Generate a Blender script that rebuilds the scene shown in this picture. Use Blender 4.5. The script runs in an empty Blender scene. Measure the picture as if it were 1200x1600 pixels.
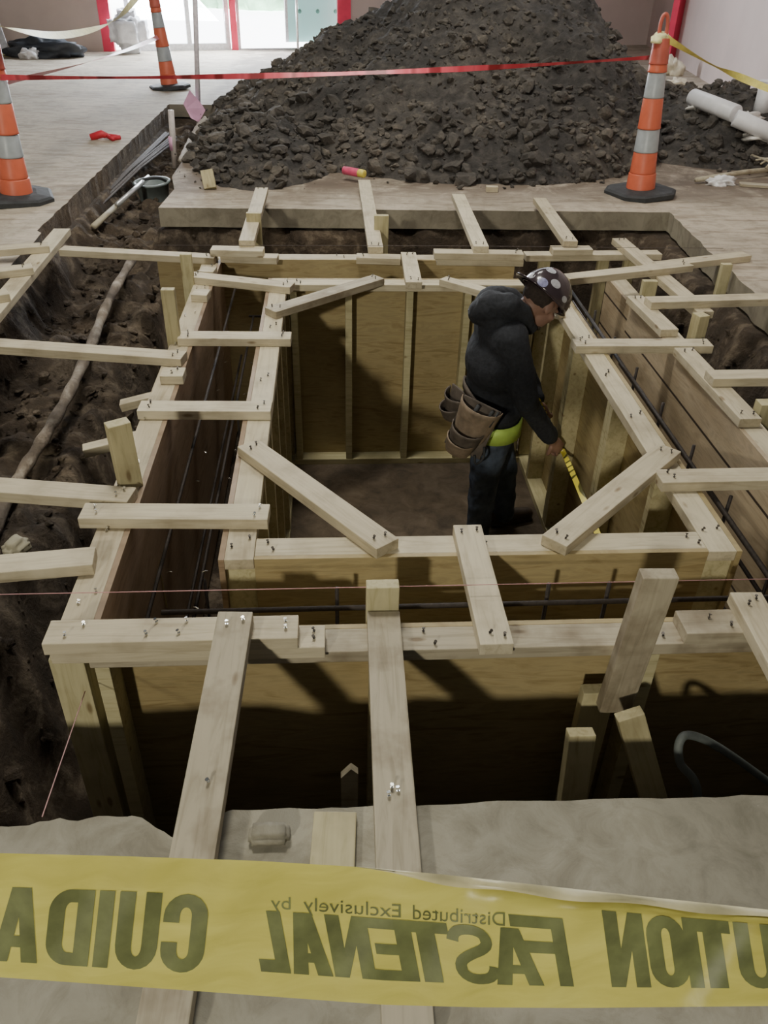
import bpy, bmesh, math, random
import numpy as np
from mathutils import Vector, Matrix

random.seed(7)
rng = np.random.default_rng(7)
C = bpy.context.scene.collection

# ------------------------------------------------------------------ camera
PIT, YAW, ROL = [math.radians(a) for a in (34.54, 4.07, -1.52)]
F = 1285.0
H = 1.53
def cam_axes():
    cy, sy = math.cos(YAW), math.sin(YAW)
    f = np.array([sy*math.cos(PIT), cy*math.cos(PIT), -math.sin(PIT)])
    rt = np.array([cy, -sy, 0.0])
    dn = np.cross(f, rt)
    return np.array([rt*math.cos(ROL)+dn*math.sin(ROL), -rt*math.sin(ROL)+dn*math.cos(ROL), f])
M = cam_axes()
def ray(u, v): return M.T @ np.array([(u-600)/F, (v-800)/F, 1.0])
def at(u, v, z=0.0):
    d = ray(u, v); t = (z-H)/d[2]; return Vector(np.array([0, 0, H]) + d*t)
def atY(u, v, Y):
    d = ray(u, v); t = Y/d[1]; return Vector(np.array([0, 0, H]) + d*t)
cd = bpy.data.cameras.new('camera'); cam = bpy.data.objects.new('camera', cd); C.objects.link(cam)
cd.sensor_fit = 'HORIZONTAL'; cd.sensor_width = 36; cd.lens = 36*F/1200; cd.clip_start = 0.02; cd.clip_end = 200
mw = Matrix.Identity(4)
for i in range(3):
    mw[i][0] = M[0][i]; mw[i][1] = -M[1][i]; mw[i][2] = -M[2][i]
mw[2][3] = H
cam.matrix_world = mw
bpy.context.scene.camera = cam

# ------------------------------------------------------------------ noise
def _h(ix, iy, s):
    n = np.sin(ix*127.1 + iy*311.7 + s*74.7)*43758.5453
    return n - np.floor(n)
def vnoise(x, y, s=0):
    x = np.asarray(x, float); y = np.asarray(y, float)
    ix = np.floor(x); iy = np.floor(y); fx = x-ix; fy = y-iy
    fx = fx*fx*(3-2*fx); fy = fy*fy*(3-2*fy)
    a = _h(ix, iy, s)*(1-fx)+_h(ix+1, iy, s)*fx
    b = _h(ix, iy+1, s)*(1-fx)+_h(ix+1, iy+1, s)*fx
    return (a*(1-fy)+b*fy)*2-1
def fbm(x, y, s=0, o=4):
    r = 0; a = 1.0
    for k in range(o):
        r = r + a*vnoise(x*2**k, y*2**k, s+k); a *= .5
    return r
def sst(a, b, x):
    t = np.clip((np.asarray(x, float)-a)/(b-a), 0, 1); return t*t*(3-2*t)

# ------------------------------------------------------------------ materials
def new_mat(name):
    m = bpy.data.materials.new(name); m.use_nodes = True
    nt = m.node_tree; b = nt.nodes['Principled BSDF']; return m, nt, b
def ramp(nt, stops):
    r = nt.nodes.new('ShaderNodeValToRGB'); e = r.color_ramp.elements
    while len(e) < len(stops): e.new(.5)
    for k, (p, c) in enumerate(stops):
        e[k].position = p; e[k].color = (*c, 1)
    return r
def coord(nt, scale, which='Object', rnd=True, rot=None):
    tc = nt.nodes.new('ShaderNodeTexCoord'); mp = nt.nodes.new('ShaderNodeMapping')
    mp.inputs['Scale'].default_value = scale
    if rot: mp.inputs['Rotation'].default_value = rot
    nt.links.new(tc.outputs[which], mp.inputs['Vector'])
    if rnd:
        oi = nt.nodes.new('ShaderNodeObjectInfo'); mu = nt.nodes.new('ShaderNodeMath'); mu.operation = 'MULTIPLY'
        mu.inputs[1].default_value = 37.0; nt.links.new(oi.outputs['Random'], mu.inputs[0])
        nt.links.new(mu.outputs[0], mp.inputs['Location'])
    return mp
def noise(nt, vec, scale, det=4, dist=0.0, rough=.55):
    n = nt.nodes.new('ShaderNodeTexNoise'); n.inputs['Scale'].default_value = scale
    n.inputs['Detail'].default_value = det; n.inputs['Distortion'].default_value = dist
    n.inputs['Roughness'].default_value = rough
    if vec is not None: nt.links.new(vec.outputs[0], n.inputs['Vector'])
    return n
def mix(nt, a, b, fac, mode='MIX'):
    m = nt.nodes.new('ShaderNodeMix'); m.data_type = 'RGBA'; m.blend_type = mode
    def put(sock, v):
        if isinstance(v, (tuple, list)): sock.default_value = (*v, 1) if len(v) == 3 else v
        elif isinstance(v, (int, float)): sock.default_value = v
        else: nt.links.new(v, sock)
    put(m.inputs[0], fac); put(m.inputs[6], a); put(m.inputs[7], b)
    return m.outputs[2]
def bump(nt, b, src, strength, dist=.01):
    bp = nt.nodes.new('ShaderNodeBump'); bp.inputs['Strength'].default_value = strength
    bp.inputs['Distance'].default_value = dist
    nt.links.new(src, bp.inputs['Height']); nt.links.new(bp.outputs[0], b.inputs['Normal'])
def simple(name, col, rough=.6, metal=0.0, var=.15, scale=30, bmp=0.0, emit=None):
    m, nt, b = new_mat(name)
    mp = coord(nt, (1, 1, 1)); n = noise(nt, mp, scale, 5)
    lo = tuple(c*(1-var) for c in col); hi = tuple(min(1, c*(1+var)) for c in col)
    r = ramp(nt, [(.3, lo), (.7, hi)]); nt.links.new(n.outputs[0], r.inputs[0])
    nt.links.new(r.outputs[0], b.inputs['Base Color'])
    b.inputs['Roughness'].default_value = rough; b.inputs['Metallic'].default_value = metal
    if bmp: bump(nt, b, n.outputs[0], bmp)
    if emit:
        b.inputs['Emission Color'].default_value = (*emit[:3], 1); b.inputs['Emission Strength'].default_value = emit[3]
    return m
def wood(name, base, dark, dirt=.25):
    m, nt, b = new_mat(name)
    mp = coord(nt, (1.2, 14, 14)); g = noise(nt, mp, 3.0, 5, 1.2)
    r = ramp(nt, [(.25, dark), (.5, base), (.8, tuple(min(1, c*1.12) for c in base))]); nt.links.new(g.outputs[0], r.inputs[0])
    mp2 = coord(nt, (1, 1, 1)); s = noise(nt, mp2, 7, 4)
    r2 = ramp(nt, [(.48, (1, 1, 1)), (.75, (1-dirt, 1-dirt*1.1, 1-dirt*1.2))]); nt.links.new(s.outputs[0], r2.inputs[0])
    c = mix(nt, r.outputs[0], r2.outputs[0], 1.0, 'MULTIPLY')
    # knots
    mp3 = coord(nt, (3.2, 9, 9)); v = nt.nodes.new('ShaderNodeTexVoronoi'); v.inputs['Scale'].default_value = 1.4
    nt.links.new(mp3.outputs[0], v.inputs['Vector'])
    r3 = ramp(nt, [(.06, (.35, .25, .15)), (.13, (1, 1, 1))]); nt.links.new(v.outputs['Distance'], r3.inputs[0])
    c = mix(nt, c, r3.outputs[0], .75, 'MULTIPLY')
    oi = nt.nodes.new('ShaderNodeObjectInfo'); r4 = ramp(nt, [(0, (.84, .82, .8)), (1, (1.0, 1.0, 1.0))])
    nt.links.new(oi.outputs['Random'], r4.inputs[0]); c = mix(nt, c, r4.outputs[0], 1.0, 'MULTIPLY')
    nt.links.new(c, b.inputs['Base Color']); b.inputs['Roughness'].default_value = .72
    bump(nt, b, g.outputs[0], .25, .004)
    return m
def plywood(name, base, dark, seams=None):
    m, nt, b = new_mat(name)
    mp = coord(nt, (1.0, 1.0, 7.0)); g = noise(nt, mp, 3.2, 6, 1.8)
    r = ramp(nt, [(.3, dark), (.5, base), (.62, tuple(c*.82 for c in base)), (.8, tuple(min(1, c*1.1) for c in base))])
    nt.links.new(g.outputs[0], r.inputs[0]); c = r.outputs[0]
    mp2 = coord(nt, (1, 1, 1)); s = noise(nt, mp2, 2.2, 4)
    r2 = ramp(nt, [(.4, (1, 1, 1)), (.8, (.7, .66, .6))]); nt.links.new(s.outputs[0], r2.inputs[0])
    c = mix(nt, c, r2.outputs[0], 1.0, 'MULTIPLY')
    if seams:
        tc = nt.nodes.new('ShaderNodeTexCoord'); sp = nt.nodes.new('ShaderNodeSeparateXYZ'); nt.links.new(tc.outputs['Object'], sp.inputs[0])
        for z in seams:
            a = nt.nodes.new('ShaderNodeMath'); a.operation = 'ADD'; a.inputs[1].default_value = -z; nt.links.new(sp.outputs[2], a.inputs[0])
            q = nt.nodes.new('ShaderNodeMath'); q.operation = 'ABSOLUTE'; nt.links.new(a.outputs[0], q.inputs[0])
            l = nt.nodes.new('ShaderNodeMath'); l.operation = 'LESS_THAN'; l.inputs[1].default_value = .006; nt.links.new(q.outputs[0], l.inputs[0])
            c = mix(nt, c, (.05, .035, .025), l.outputs[0])
    nt.links.new(c, b.inputs['Base Color']); b.inputs['Roughness'].default_value = .6
    bump(nt, b, g.outputs[0], .15, .003)
    return m
def concrete(name, a, bcol, streak=False, bmp=.3):
    m, nt, b = new_mat(name)
    mp = coord(nt, (1, 1, 1), rnd=False); n1 = noise(nt, mp, 1.3, 8, .4, .62)
    r = ramp(nt, [(.32, bcol), (.55, a), (.75, tuple(min(1, c*1.15) for c in a))]); nt.links.new(n1.outputs[0], r.inputs[0])
    n2 = noise(nt, mp, 9, 8, .8, .7); r2 = ramp(nt, [(.32, (.60, .58, .55)), (.56, (1, 1, 1))]); nt.links.new(n2.outputs[0], r2.inputs[0])
    c = mix(nt, r.outputs[0], r2.outputs[0], .8, 'MULTIPLY'); hsrc = n2.outputs[0]
    if streak:
        mp3 = coord(nt, (2.2, 10, 1), rnd=False); n3 = noise(nt, mp3, 1.0, 6, 1.0, .6)
        r3 = ramp(nt, [(.36, (.60, .56, .52)), (.52, (1, 1, 1))]); nt.links.new(n3.outputs[0], r3.inputs[0])
        c = mix(nt, c, r3.outputs[0], .85, 'MULTIPLY'); hsrc = n3.outputs[0]
        tc = nt.nodes.new('ShaderNodeTexCoord'); sp = nt.nodes.new('ShaderNodeSeparateXYZ'); nt.links.new(tc.outputs['Object'], sp.inputs[0])
        def mr_(sock, a0, a1):
            q = nt.nodes.new('ShaderNodeMapRange'); q.interpolation_type = 'SMOOTHSTEP'; q.inputs[1].default_value = a0; q.inputs[2].default_value = a1; nt.links.new(sock, q.inputs[0]); return q.outputs[0]
        def mul(x, y):
            q = nt.nodes.new('ShaderNodeMath'); q.operation = 'MULTIPLY'; nt.links.new(x, q.inputs[0]); nt.links.new(y, q.inputs[1]); return q.outputs[0]
        n5 = noise(nt, mp, 2.6, 8, .6, .7); m5 = mul(mul(mr_(sp.outputs[1], 5.95, 6.75), mr_(sp.outputs[0], -1.6, -1.3)), mul(mr_(sp.outputs[0], 5.2, 3.4), mr_(n5.outputs[0], .30, .55)))
        c = mix(nt, c, (.15, .115, .085), m5)
    nt.links.new(c, b.inputs['Base Color']); b.inputs['Roughness'].default_value = .85
    bump(nt, b, hsrc, bmp, .015)
    return m
def dirt(name, a, b2, sc=6, bmp=.8):
    m, nt, b = new_mat(name)
    mp = coord(nt, (1, 1, 1), rnd=False); n1 = noise(nt, mp, sc, 9, .5, .65)
    r = ramp(nt, [(.3, tuple(c*.55 for c in a)), (.5, a), (.72, b2)]); nt.links.new(n1.outputs[0], r.inputs[0])
    n2 = noise(nt, mp, 1.1, 4, .5); r2 = ramp(nt, [(.42, (.75, .72, .7)), (.6, (1.15, 1.08, 1.0))]); nt.links.new(n2.outputs[0], r2.inputs[0])
    c = mix(nt, r.outputs[0], r2.outputs[0], 1.0, 'MULTIPLY')
    nt.links.new(c, b.inputs['Base Color']); b.inputs['Roughness'].default_value = .95
    n3 = noise(nt, mp, 28, 8, .3, .7); bump(nt, b, n3.outputs[0], bmp, .04)
    return m

W_PINE = wood('pine_pale', (.60, .535, .385), (.46, .395, .265), .3)
W_WORN = wood('pine_worn', (.47, .42, .31), (.33, .29, .20), .5)
W_YEL = wood('pine_yellow', (.52, .47, .28), (.38, .33, .17), .25)
PLY = plywood('plywood_sheet', (.42, .335, .17), (.27, .20, .09))
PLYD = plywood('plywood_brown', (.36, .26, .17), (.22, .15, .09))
PLYR = plywood('plywood_boards', (.50, .40, .27), (.36, .28, .18), seams=(-.17, -.36, -.56))
CON = concrete('slab_concrete', (.37, .345, .27), (.20, .185, .14))
CONB = concrete('slab_screed', (.50, .435, .345), (.36, .31, .24), streak=True, bmp=.5)
CONE_ = concrete('slab_edge', (.30, .27, .205), (.19, .165, .125))
DIRT = dirt('excavated_dirt', (.085, .064, .045), (.30, .25, .19), 7, 1.0)
DIRTP = dirt('pile_dirt', (.082, .077, .073), (.160, .148, .134), 9, 1.0)  # lightened and greyed so distant haze is painted into the soil colour
CLODM = dirt('clod_dirt', (.105, .097, .087), (.215, .195, .168), 9)
PITF = dirt('pit_floor_dirt', (.10, .078, .055), (.15, .12, .09), 9, .2)
STEEL = simple('nail_steel', (.75, .75, .72), .25, 1.0)
DNAIL = simple('nail_dark', (.08, .07, .06), .5, .6)
REBAR = simple('rebar_rust', (.035, .027, .023), .7, .3, .4, 80)
ORANGE = simple('cone_orange', (.60, .13, .065), .45, 0, .08, 12)
ORANGED = simple('cone_orange_faded', (.50, .11, .075), .5, 0, .12, 12)
BANDW = simple('reflective_band', (.36, .39, .41), .35, 0, .1, 20)
RUBBER = simple('black_rubber', (.035, .037, .04), .75, 0, .3, 20, .3)
WHITEP = simple('white_plastic', (.78, .78, .80), .4, 0, .08, 8)
GREYP = simple('grey_plastic', (.16, .19, .19), .5, 0, .2, 10)
RED = simple('red_plastic', (.62, .03, .05), .45, 0, .15, 20)
REDTRIM = simple('red_trim', (.72, .04, .10), .5, 0, .1, 6)
PINK = simple('pink_flag', (.78, .42, .62), .6, 0, .1, 12)
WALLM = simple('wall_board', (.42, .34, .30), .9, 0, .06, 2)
WALLR = simple('wall_board_lit', (.56, .46, .43), .9, 0, .05, 2)  # same tan board, lighter: stronger light on the right put into its colour

# ------------------------------------------------------------------ object helpers
def tag(o, label=None, cat=None, group=None, kind=None):
    if label: o['label'] = label
    if cat: o['category'] = cat
    if group: o['group'] = group
    if kind: o['kind'] = kind
    return o
def link(name, me, mat=None, parent=None, loc=None, rot=None):
    o = bpy.data.objects.new(name, me); C.objects.link(o)
    if mat is not None and me is not None: me.materials.append(mat)
    if parent is not None: o.parent = parent
    if loc is not None: o.location = loc
    if rot is not None: o.rotation_euler = rot
    return o
def empty(name, loc=(0, 0, 0), rz=0):
    o = bpy.data.objects.new(name, None); C.objects.link(o); o.location = loc; o.rotation_euler = (0, 0, rz)
    o.empty_display_size = .1; return o
def mesh_from(verts, faces, name='m', smooth=False):
    me = bpy.data.meshes.new(name); me.from_pydata([tuple(v) for v in verts], [], faces); me.update()
    if smooth: me.polygons.foreach_set('use_smooth', [True]*len(me.polygons))
    return me
def bm_mesh(bm, smooth=False):
    me = bpy.data.meshes.new('m'); bm.to_mesh(me); bm.free()
    if smooth: me.polygons.foreach_set('use_smooth', [True]*len(me.polygons))
    return me
def add_box(bm, c, s, mat=None):
    r = bmesh.ops.create_cube(bm, size=1.0); vs = r['verts']
    for v in vs:
        v.co = Vector((v.co.x*s[0], v.co.y*s[1], v.co.z*s[2]))
        if mat: v.co = mat @ v.co
        v.co += Vector(c)
    return vs
def box_mesh(c, s, bev=.003, warp=0.0):
    bm = bmesh.new(); add_box(bm, c, s)
    if bev: bmesh.ops.bevel(bm, geom=list(bm.edges), offset=bev, segments=2, affect='EDGES', profile=.6)
    return bm_mesh(bm)
def tube_bm(bm, pts, rad, n=8, cap=True):
    pts = [Vector(p) for p in pts]; rings = []
    up = Vector((0, 0, 1)); prev = None
    for i, p in enumerate(pts):
        d = (pts[min(i+1, len(pts)-1)]-pts[max(i-1, 0)]).normalized()
        if prev is None:
            a = d.cross(up)
            if a.length < .05: a = d.cross(Vector((1, 0, 0)))
            a.normalize()
        else:
            a = (prev - d*prev.dot(d)).normalized()
        prev = a; b = d.cross(a); r = rad[i] if isinstance(rad, (list, tuple)) else rad
        rings.append([bm.verts.new(p + (a*math.cos(t)+b*math.sin(t))*r) for t in [2*math.pi*k/n for k in range(n)]])
    for i in range(len(rings)-1):
        for k in range(n):
            bm.faces.new((rings[i][k], rings[i][(k+1) % n], rings[i+1][(k+1) % n], rings[i+1][k]))
    if cap:
        bm.faces.new(rings[0][::-1]); bm.faces.new(rings[-1])
def tube(name, pts, rad, mat, n=8, parent=None, smooth=True):
    bm = bmesh.new(); tube_bm(bm, pts, rad, n)
    bmesh.ops.recalc_face_normals(bm, faces=bm.faces)
    return link(name, bm_mesh(bm, smooth), mat, parent)
def smooth_path(pts, n=8):
    P = [Vector(p) for p in pts]; out = []
    for i in range(len(P)-1):
        p0 = P[max(i-1, 0)]; p1 = P[i]; p2 = P[i+1]; p3 = P[min(i+2, len(P)-1)]
        for k in range(n):
            t = k/n
            out.append(.5*((2*p1)+(p2-p0)*t+(2*p0-5*p1+4*p2-p3)*t*t+(3*p1-p0-3*p2+p3)*t**3))
    out.append(P[-1]); return out
def grid_mesh(xs, ys, Z, smooth=True):
    nx, ny = len(xs), len(ys); X, Y = np.meshgrid(xs, ys)
    co = np.stack([X, Y, Z], -1).reshape(-1, 3).astype(np.float32)
    return np_mesh(co, quads_of(nx, ny), smooth)
def quads_of(nx, ny):
    i = (np.arange(ny-1)[:, None]*nx + np.arange(nx-1)[None, :]).ravel()
    return np.stack([i, i+1, i+1+nx, i+nx], -1)
def np_mesh(co, faces, smooth=True):
    me = bpy.data.meshes.new('m'); k = faces.shape[1]; nf = len(faces)
    me.vertices.add(len(co)); me.vertices.foreach_set('co', np.ascontiguousarray(co, np.float32).ravel())
    me.loops.add(nf*k); me.loops.foreach_set('vertex_index', faces.astype(np.int32).ravel())
    me.polygons.add(nf); me.polygons.foreach_set('loop_start', (np.arange(nf)*k).astype(np.int32))
    me.update(calc_edges=True); me.validate()
    me.polygons.foreach_set('use_smooth', np.full(nf, smooth)); return me

# ------------------------------------------------------------------ nails and lumber
def nail_mesh():
    bm = bmesh.new()
    for z0, z1, r in ((-.008, .013, .0016), (.004, .0055, .0042), (.013, .015, .0045)):
        tube_bm(bm, [(0, 0, z0), (0, 0, z1)], r, 8)
    return bm_mesh(bm)
NAIL = {}
for key, m_ in (('s', STEEL), ('d', DNAIL)):
    me = nail_mesh(); me.materials.append(m_); NAIL[key] = me
def put_nail(parent, lx, ly, lz, kind, sc=1.0):
    o = bpy.data.objects.new('nail', NAIL[kind]); C.objects.link(o); o.parent = parent
    o.location = (lx, ly, lz); o.scale = (sc, sc, sc)
    o.rotation_euler = (random.uniform(-.35, .35), random.uniform(-.35, .35), 0)
    return o
def board(name, label, cat, a, b, w=.089, t=.038, wdir=None, mat=None, group=None, parent=None, nails='', kind='d', bev=.003, nail_at=None):
    """sawn board from a to b along its centre line; wdir = direction of its wide side"""
    a = Vector(a); b = Vector(b); x = (b-a); L = x.length; x.normalize()
    wd = Vector(wdir) if wdir is not None else Vector((0, 0, 1)).cross(x)
    y = (wd - x*wd.dot(x)).normalized(); z = x.cross(y)
    me = box_mesh((0, 0, 0), (L, w, t), bev)
    o = link(name, me, mat or W_PINE)
    mt = Matrix((( x.x, y.x, z.x, (a.x+b.x)/2), (x.y, y.y, z.y, (a.y+b.y)/2), (x.z, y.z, z.z, (a.z+b.z)/2), (0, 0, 0, 1)))
    if parent is not None:
        o.parent = parent
    o.matrix_world = mt
    if parent is None: tag(o, label, cat, group)
    for e in nails:
        s = -1 if e == 'a' else 1
        for k in (0, 1):
            put_nail(o, s*(L/2-.03-.012*k-random.uniform(0, .012)), (-.018 if k else .02)+random.uniform(-.006, .006), t/2, kind)
    for (fx, fy) in (nail_at or []):
        put_nail(o, (fx-.5)*L, fy*w, t/2, kind)
    return o
def flat(label, p, q, ztop=.038, t=.038, w=.089, nails='', mat=None, kind='d', group='loose two-by-four boards laid across the forms', name='wooden_board', cat='board', nail_at=None, tilt=0.0):
    A = at(p[0], p[1], ztop); B = at(q[0], q[1], ztop+tilt)
    A = Vector((A.x, A.y, ztop-t/2+.0008)); B = Vector((B.x, B.y, ztop+tilt-t/2+.0008))
    return board(name, label, cat, A, B, w, t, mat=mat, group=group, nails=nails, kind=kind, nail_at=nail_at)
def post(label, p, Y, zbot, w=.089, d=.038, rz=0.0, mat=None, lean=(0, 0), group='upright wooden stakes', name='wooden_stake', nails=()):
    T = atY(p[0], p[1], Y)
    a = Vector((T.x+lean[0], Y+lean[1], zbot))
    o = board(name, label, 'stake', a, T, w, d, wdir=(math.cos(rz), math.sin(rz), 0), mat=mat or W_YEL, group=group)
    return o

# ------------------------------------------------------------------ slab (floor) with the cut
def ragged(p, q, step, amp, seed):
    p = Vector(p); q = Vector(q); n = max(2, int((q-p).length/step)); d = (q-p).normalized(); nrm = Vector((-d.y, d.x))
    out = []
    for i in range(n+1):
        t = i/n; a = amp*float(fbm(np.array(t*n*.35), np.array(seed*3.1), seed, 4))*(1 if 0 < i < n else 0)
        out.append(p.lerp(q, t)+nrm*a)
    return out
def slab_piece(name, poly, th, mat, matside, label=None):
    bm = bmesh.new()
    top = [bm.verts.new((p[0], p[1], 0)) for p in poly]
    f = bm.faces.new(top); f.normal_update()
    if f.normal.z < 0: f.normal_flip()
    r = bmesh.ops.extrude_face_region(bm, geom=[f]); vs = [v for v in r['geom'] if isinstance(v, bmesh.types.BMVert)]
    for v in vs: v.co.z -= th
    bmesh.ops.recalc_face_normals(bm, faces=bm.faces)
    for fc in bm.faces: fc.material_index = 1 if abs(fc.normal.z) < .5 else 0
    bmesh.ops.triangulate(bm, faces=[fc for fc in bm.faces if abs(fc.normal.z) > .5])
    me = bm_mesh(bm); me.materials.append(mat); me.materials.append(matside)
    o = bpy.data.objects.new(name, me); C.objects.link(o); tag(o, label, None, None, 'structure'); return o
EDGED = dirt('slab_edge_dirty', (.15, .12, .09), (.26, .22, .17), 12, .8)
XL, XR, YF, YB, YT = -1.82, 2.40, 1.085, 5.97, 10.4
TH = .13
front_edge = []
def V2(x, y): return Vector((x, y))
fe = ragged((XL-.05, YF-.01), (-.45, YF+.01), .02, .012, 1) + ragged((-.44, YF+.012), (-.33, YF-.05), .02, .01, 2) \
   + ragged((-.325, YF-.055), (-.24, YF+.015), .02, .006, 3) + ragged((-.23, YF+.018), (3.0, YF-.01), .03, .005, 4)
slab_piece('floor', [V2(-9, -4), V2(9, -4), V2(9, YF-.02), V2(3.0, YF-.01)] + fe[::-1][1:] + [V2(-9, YF-.01)], TH, CON, CONE_, 'worn grey concrete slab in front of the pit')
# left piece
le = ragged((XL+.08, YF-.01), (XL, 5.35), .08, .02, 5) + ragged((XL-.04, 5.4), (XL, YT), .04, .007, 6)
slab_piece('floor', [V2(-9, YF-.01)] + le + [V2(XL, YT), V2(XL, 20), V2(-9, 20)], TH+.08, CONB, EDGED, 'pale worn concrete slab left of the pit')
# back slab over the far side of the pit
be = ragged((-1.2, YB), (2.42, YB-.02), .06, .006, 8)
slab_piece('floor', be + [V2(2.42, 20), V2(XL, 20), V2(XL, YT), V2(-1.25, YT), V2(-1.25, 6.9), V2(-1.17, 6.5)], TH, CONB, CONE_, 'concrete slab behind the pit under the dirt pile')
re = ragged((2.42, YB-.02), (2.30, 4.2), .05, .02, 9) + ragged((2.30, 4.15), (2.32, YF-.01), .08, .02, 10)
slab_piece('floor', re + [V2(9, YF-.02), V2(9, 20), V2(2.42, 20)], TH, CONB, CONE_, 'concrete slab right of the pit')

# ------------------------------------------------------------------ excavation
def exc_z(X, Y):
    n = fbm(X*1.6, Y*1.6, 3, 5); n2 = fbm(X*6, Y*6, 9, 4)
    pit = -1.17 + .01*n
    # left bank: ledge then drop to the pit
    xl = XL+.03+.05*n
    ledge = -.42 - .05*(Y < 0) + .05*n + .035*n2 - .10*sst(4.6, 2.6, Y)
    edge = -1.06+.10*vnoise(Y*1.3, Y*0+.3, 5)
    zl = ledge + (pit-ledge)*sst(edge-.16, edge+.16, X+.03*n2)
    zl = np.where(X < xl, -.16, zl); zl = zl + (X >= xl)*0
    t = sst(xl-.02, xl+.12, X); zl = -.15*(1-t)+zl*t
    # right bank
    xr = XR-.16+.06*n
    tr = sst(xr-.42, xr+.02, X+.05*n2)
    z = np.where(X < .3, zl, pit + (-.15-pit)*tr)
    # back bank
    yb = YB-.02+.04*n
    tb = sst(yb-.22, yb+.03, Y+.03*n2)
    z = np.where(Y > 4.9, z+( -.15-z)*tb, z)
    # front bank
    tf = sst(YF+.10, YF-.05, Y+.02*n2); z = z + (-.15-z)*tf
    # side trench at the left back
    tz = -.30 + .05*n + .03*n2 + .12*sst(8.2, 10.2, Y)
    tw = sst(XL-.0, XL+.10, X)*(1-sst(-1.30, -1.18, X))*sst(YB-.55, YB+.1, Y)*(1-sst(YT-.12, YT-.02, Y))
    z = z*(1-tw)+tz*tw
    ramp_ = sst(4.9, 6.2, Y)*(X < -1.1)*(X > XL+.05)
    z = np.where(ramp_ > 0, np.maximum(z, -.42+.12*ramp_+.04*n2), z)
    return z
xs = np.concatenate([np.arange(-2.1, 2.75, .022)]); ys = np.concatenate([np.arange(.9, 10.7, .028)])
XX, YY = np.meshgrid(xs, ys)
ZZ = exc_z(XX, YY) + (.022*fbm(XX*13, YY*13, 21, 4)+.05*np.abs(fbm(XX*4.5, YY*4.5, 27, 3))-.02)*(exc_z(XX, YY) < -.16)*(exc_z(XX, YY) > -1.14)
ZZ = np.minimum(ZZ, -.135)
# keep dirt under the slab clear of its underside, and inside the forms flat
exc = link('ground', grid_mesh(xs, ys, ZZ), DIRT); tag(exc, 'dark brown dirt banks and bottom of the excavated pit', None, None, 'structure')
bm = bmesh.new(); add_box(bm, (.45, 3.25, -1.15), (1.8, 2.7, .012)); 
o = link('floor', bm_mesh(bm), PITF); tag(o, 'dark dirt-covered bottom inside the inner form', None, None, 'structure')

# clods ------------------------------------------------------------
def ico(sub):
    bm = bmesh.new(); bmesh.ops.create_icosphere(bm, subdivisions=sub, radius=1.0)
    bm.verts.ensure_lookup_table(); co = np.array([v.co[:] for v in bm.verts]); f = np.array([[v.index for v in fc.verts] for fc in bm.faces]); bm.free(); return co, f
ICO, ICOF = ico(2)
def lump(seed):
    r = np.random.default_rng(seed); d = np.ones(len(ICO))
    for k in range(5):
        ax = r.normal(size=3); ax /= np.linalg.norm(ax); d += .13*np.sin(ICO@ax*r.uniform(2, 5)+r.uniform(0, 6))
    for k in range(7):   # broken facets
        ax = r.normal(size=3); ax /= np.linalg.norm(ax); h = r.uniform(.45, .75); pr = (ICO*d[:, None])@ax
        d = np.where(pr > h, d*h/np.maximum(pr, .01), d)
    d += .05*np.array([math.sin(p[0]*17+seed)*math.sin(p[1]*19)*math.sin(p[2]*15) for p in ICO])
    return ICO*d[:, None]
LUMPS = [lump(s) for s in range(10)]
def clods(name, pts, sizes, mat, label, cat='dirt clods', flatten=.75):
    cos = []; fs = []; n = len(ICO)
    for i, (p, s) in enumerate(zip(pts, sizes)):
        v = LUMPS[i % 10]; q = rng.normal(size=(3, 3)); q, _ = np.linalg.qr(q)
        w = (v*np.array([1, rng.uniform(.7, 1), rng.uniform(.6, .9)]))@q.T
        cos.append(w*s*np.array([1, 1, flatten]) + p); fs.append(ICOF+i*n)
    me = np_mesh(np.concatenate(cos), np.concatenate(fs), False)
    o = link(name, me, mat); tag(o, label, cat, None, 'stuff'); return o
def pile_z(X, Y):
    dx = X-1.38; dy = Y-9.85
    ax = np.where(dx < 0, 2.62, 2.16); ay = np.where(dy < 0, 3.15, 2.6)
    r = np.sqrt((dx/ax)**2+(dy/ay)**2); p = 1.30+1.25*sst(0, 1.5, dx)
    h = 1.40*np.clip(1-np.power(r, p), -.3, 1) - .10*np.exp(-(((X-.35)/.45)**2+((Y-9.7)/.9)**2)) + .08*np.exp(-(((X-2.62)/.22)**2+((Y-9.6)/.6)**2))
    m2 = .42*(1-((X-3.75)/1.35)**2-((Y-8.8)/1.5)**2)
    m3 = .30*(1-((X+.58)/.70)**2-((Y-8.1)/1.62)**2)
    m4 = .16*(1-((X-4.4)/.8)**2-((Y-8.3)/1.2)**2)
    z = np.maximum(np.maximum(h, m2), np.maximum(m3, m4))
    k = sst(-.05, .25, z)
    n = .09*fbm(X*1.7, Y*1.7, 31, 5)+.05*np.abs(fbm(X*5, Y*5, 41, 4))+.018*fbm(X*17, Y*17, 43, 3)-.02
    return z + n*(.25+.75*k) - .01
xs = np.arange(-1.7, 5.3, .03); ys = np.arange(6.45, 13.0, .03); XX, YY = np.meshgrid(xs, ys)
PZ = pile_z(XX, YY)
def pile_mesh():
    XLIM = 4.98
    keepv = (PZ > -.03) & (XX < 4.66+.157*(YY-8.6)) & ~((XX < -1.27) & (YY < 10.3) & (PZ < .03))
    q = quads_of(len(xs), len(ys)); kv = keepv.ravel(); q = q[kv[q].all(axis=1)]
    used = np.unique(q); mp_ = -np.ones(kv.size, int); mp_[used] = np.arange(len(used))
    co = np.stack([XX, YY, np.maximum(PZ, -.03)], -1).reshape(-1, 3)[used]
    return np_mesh(co, mp_[q], True)
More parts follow.
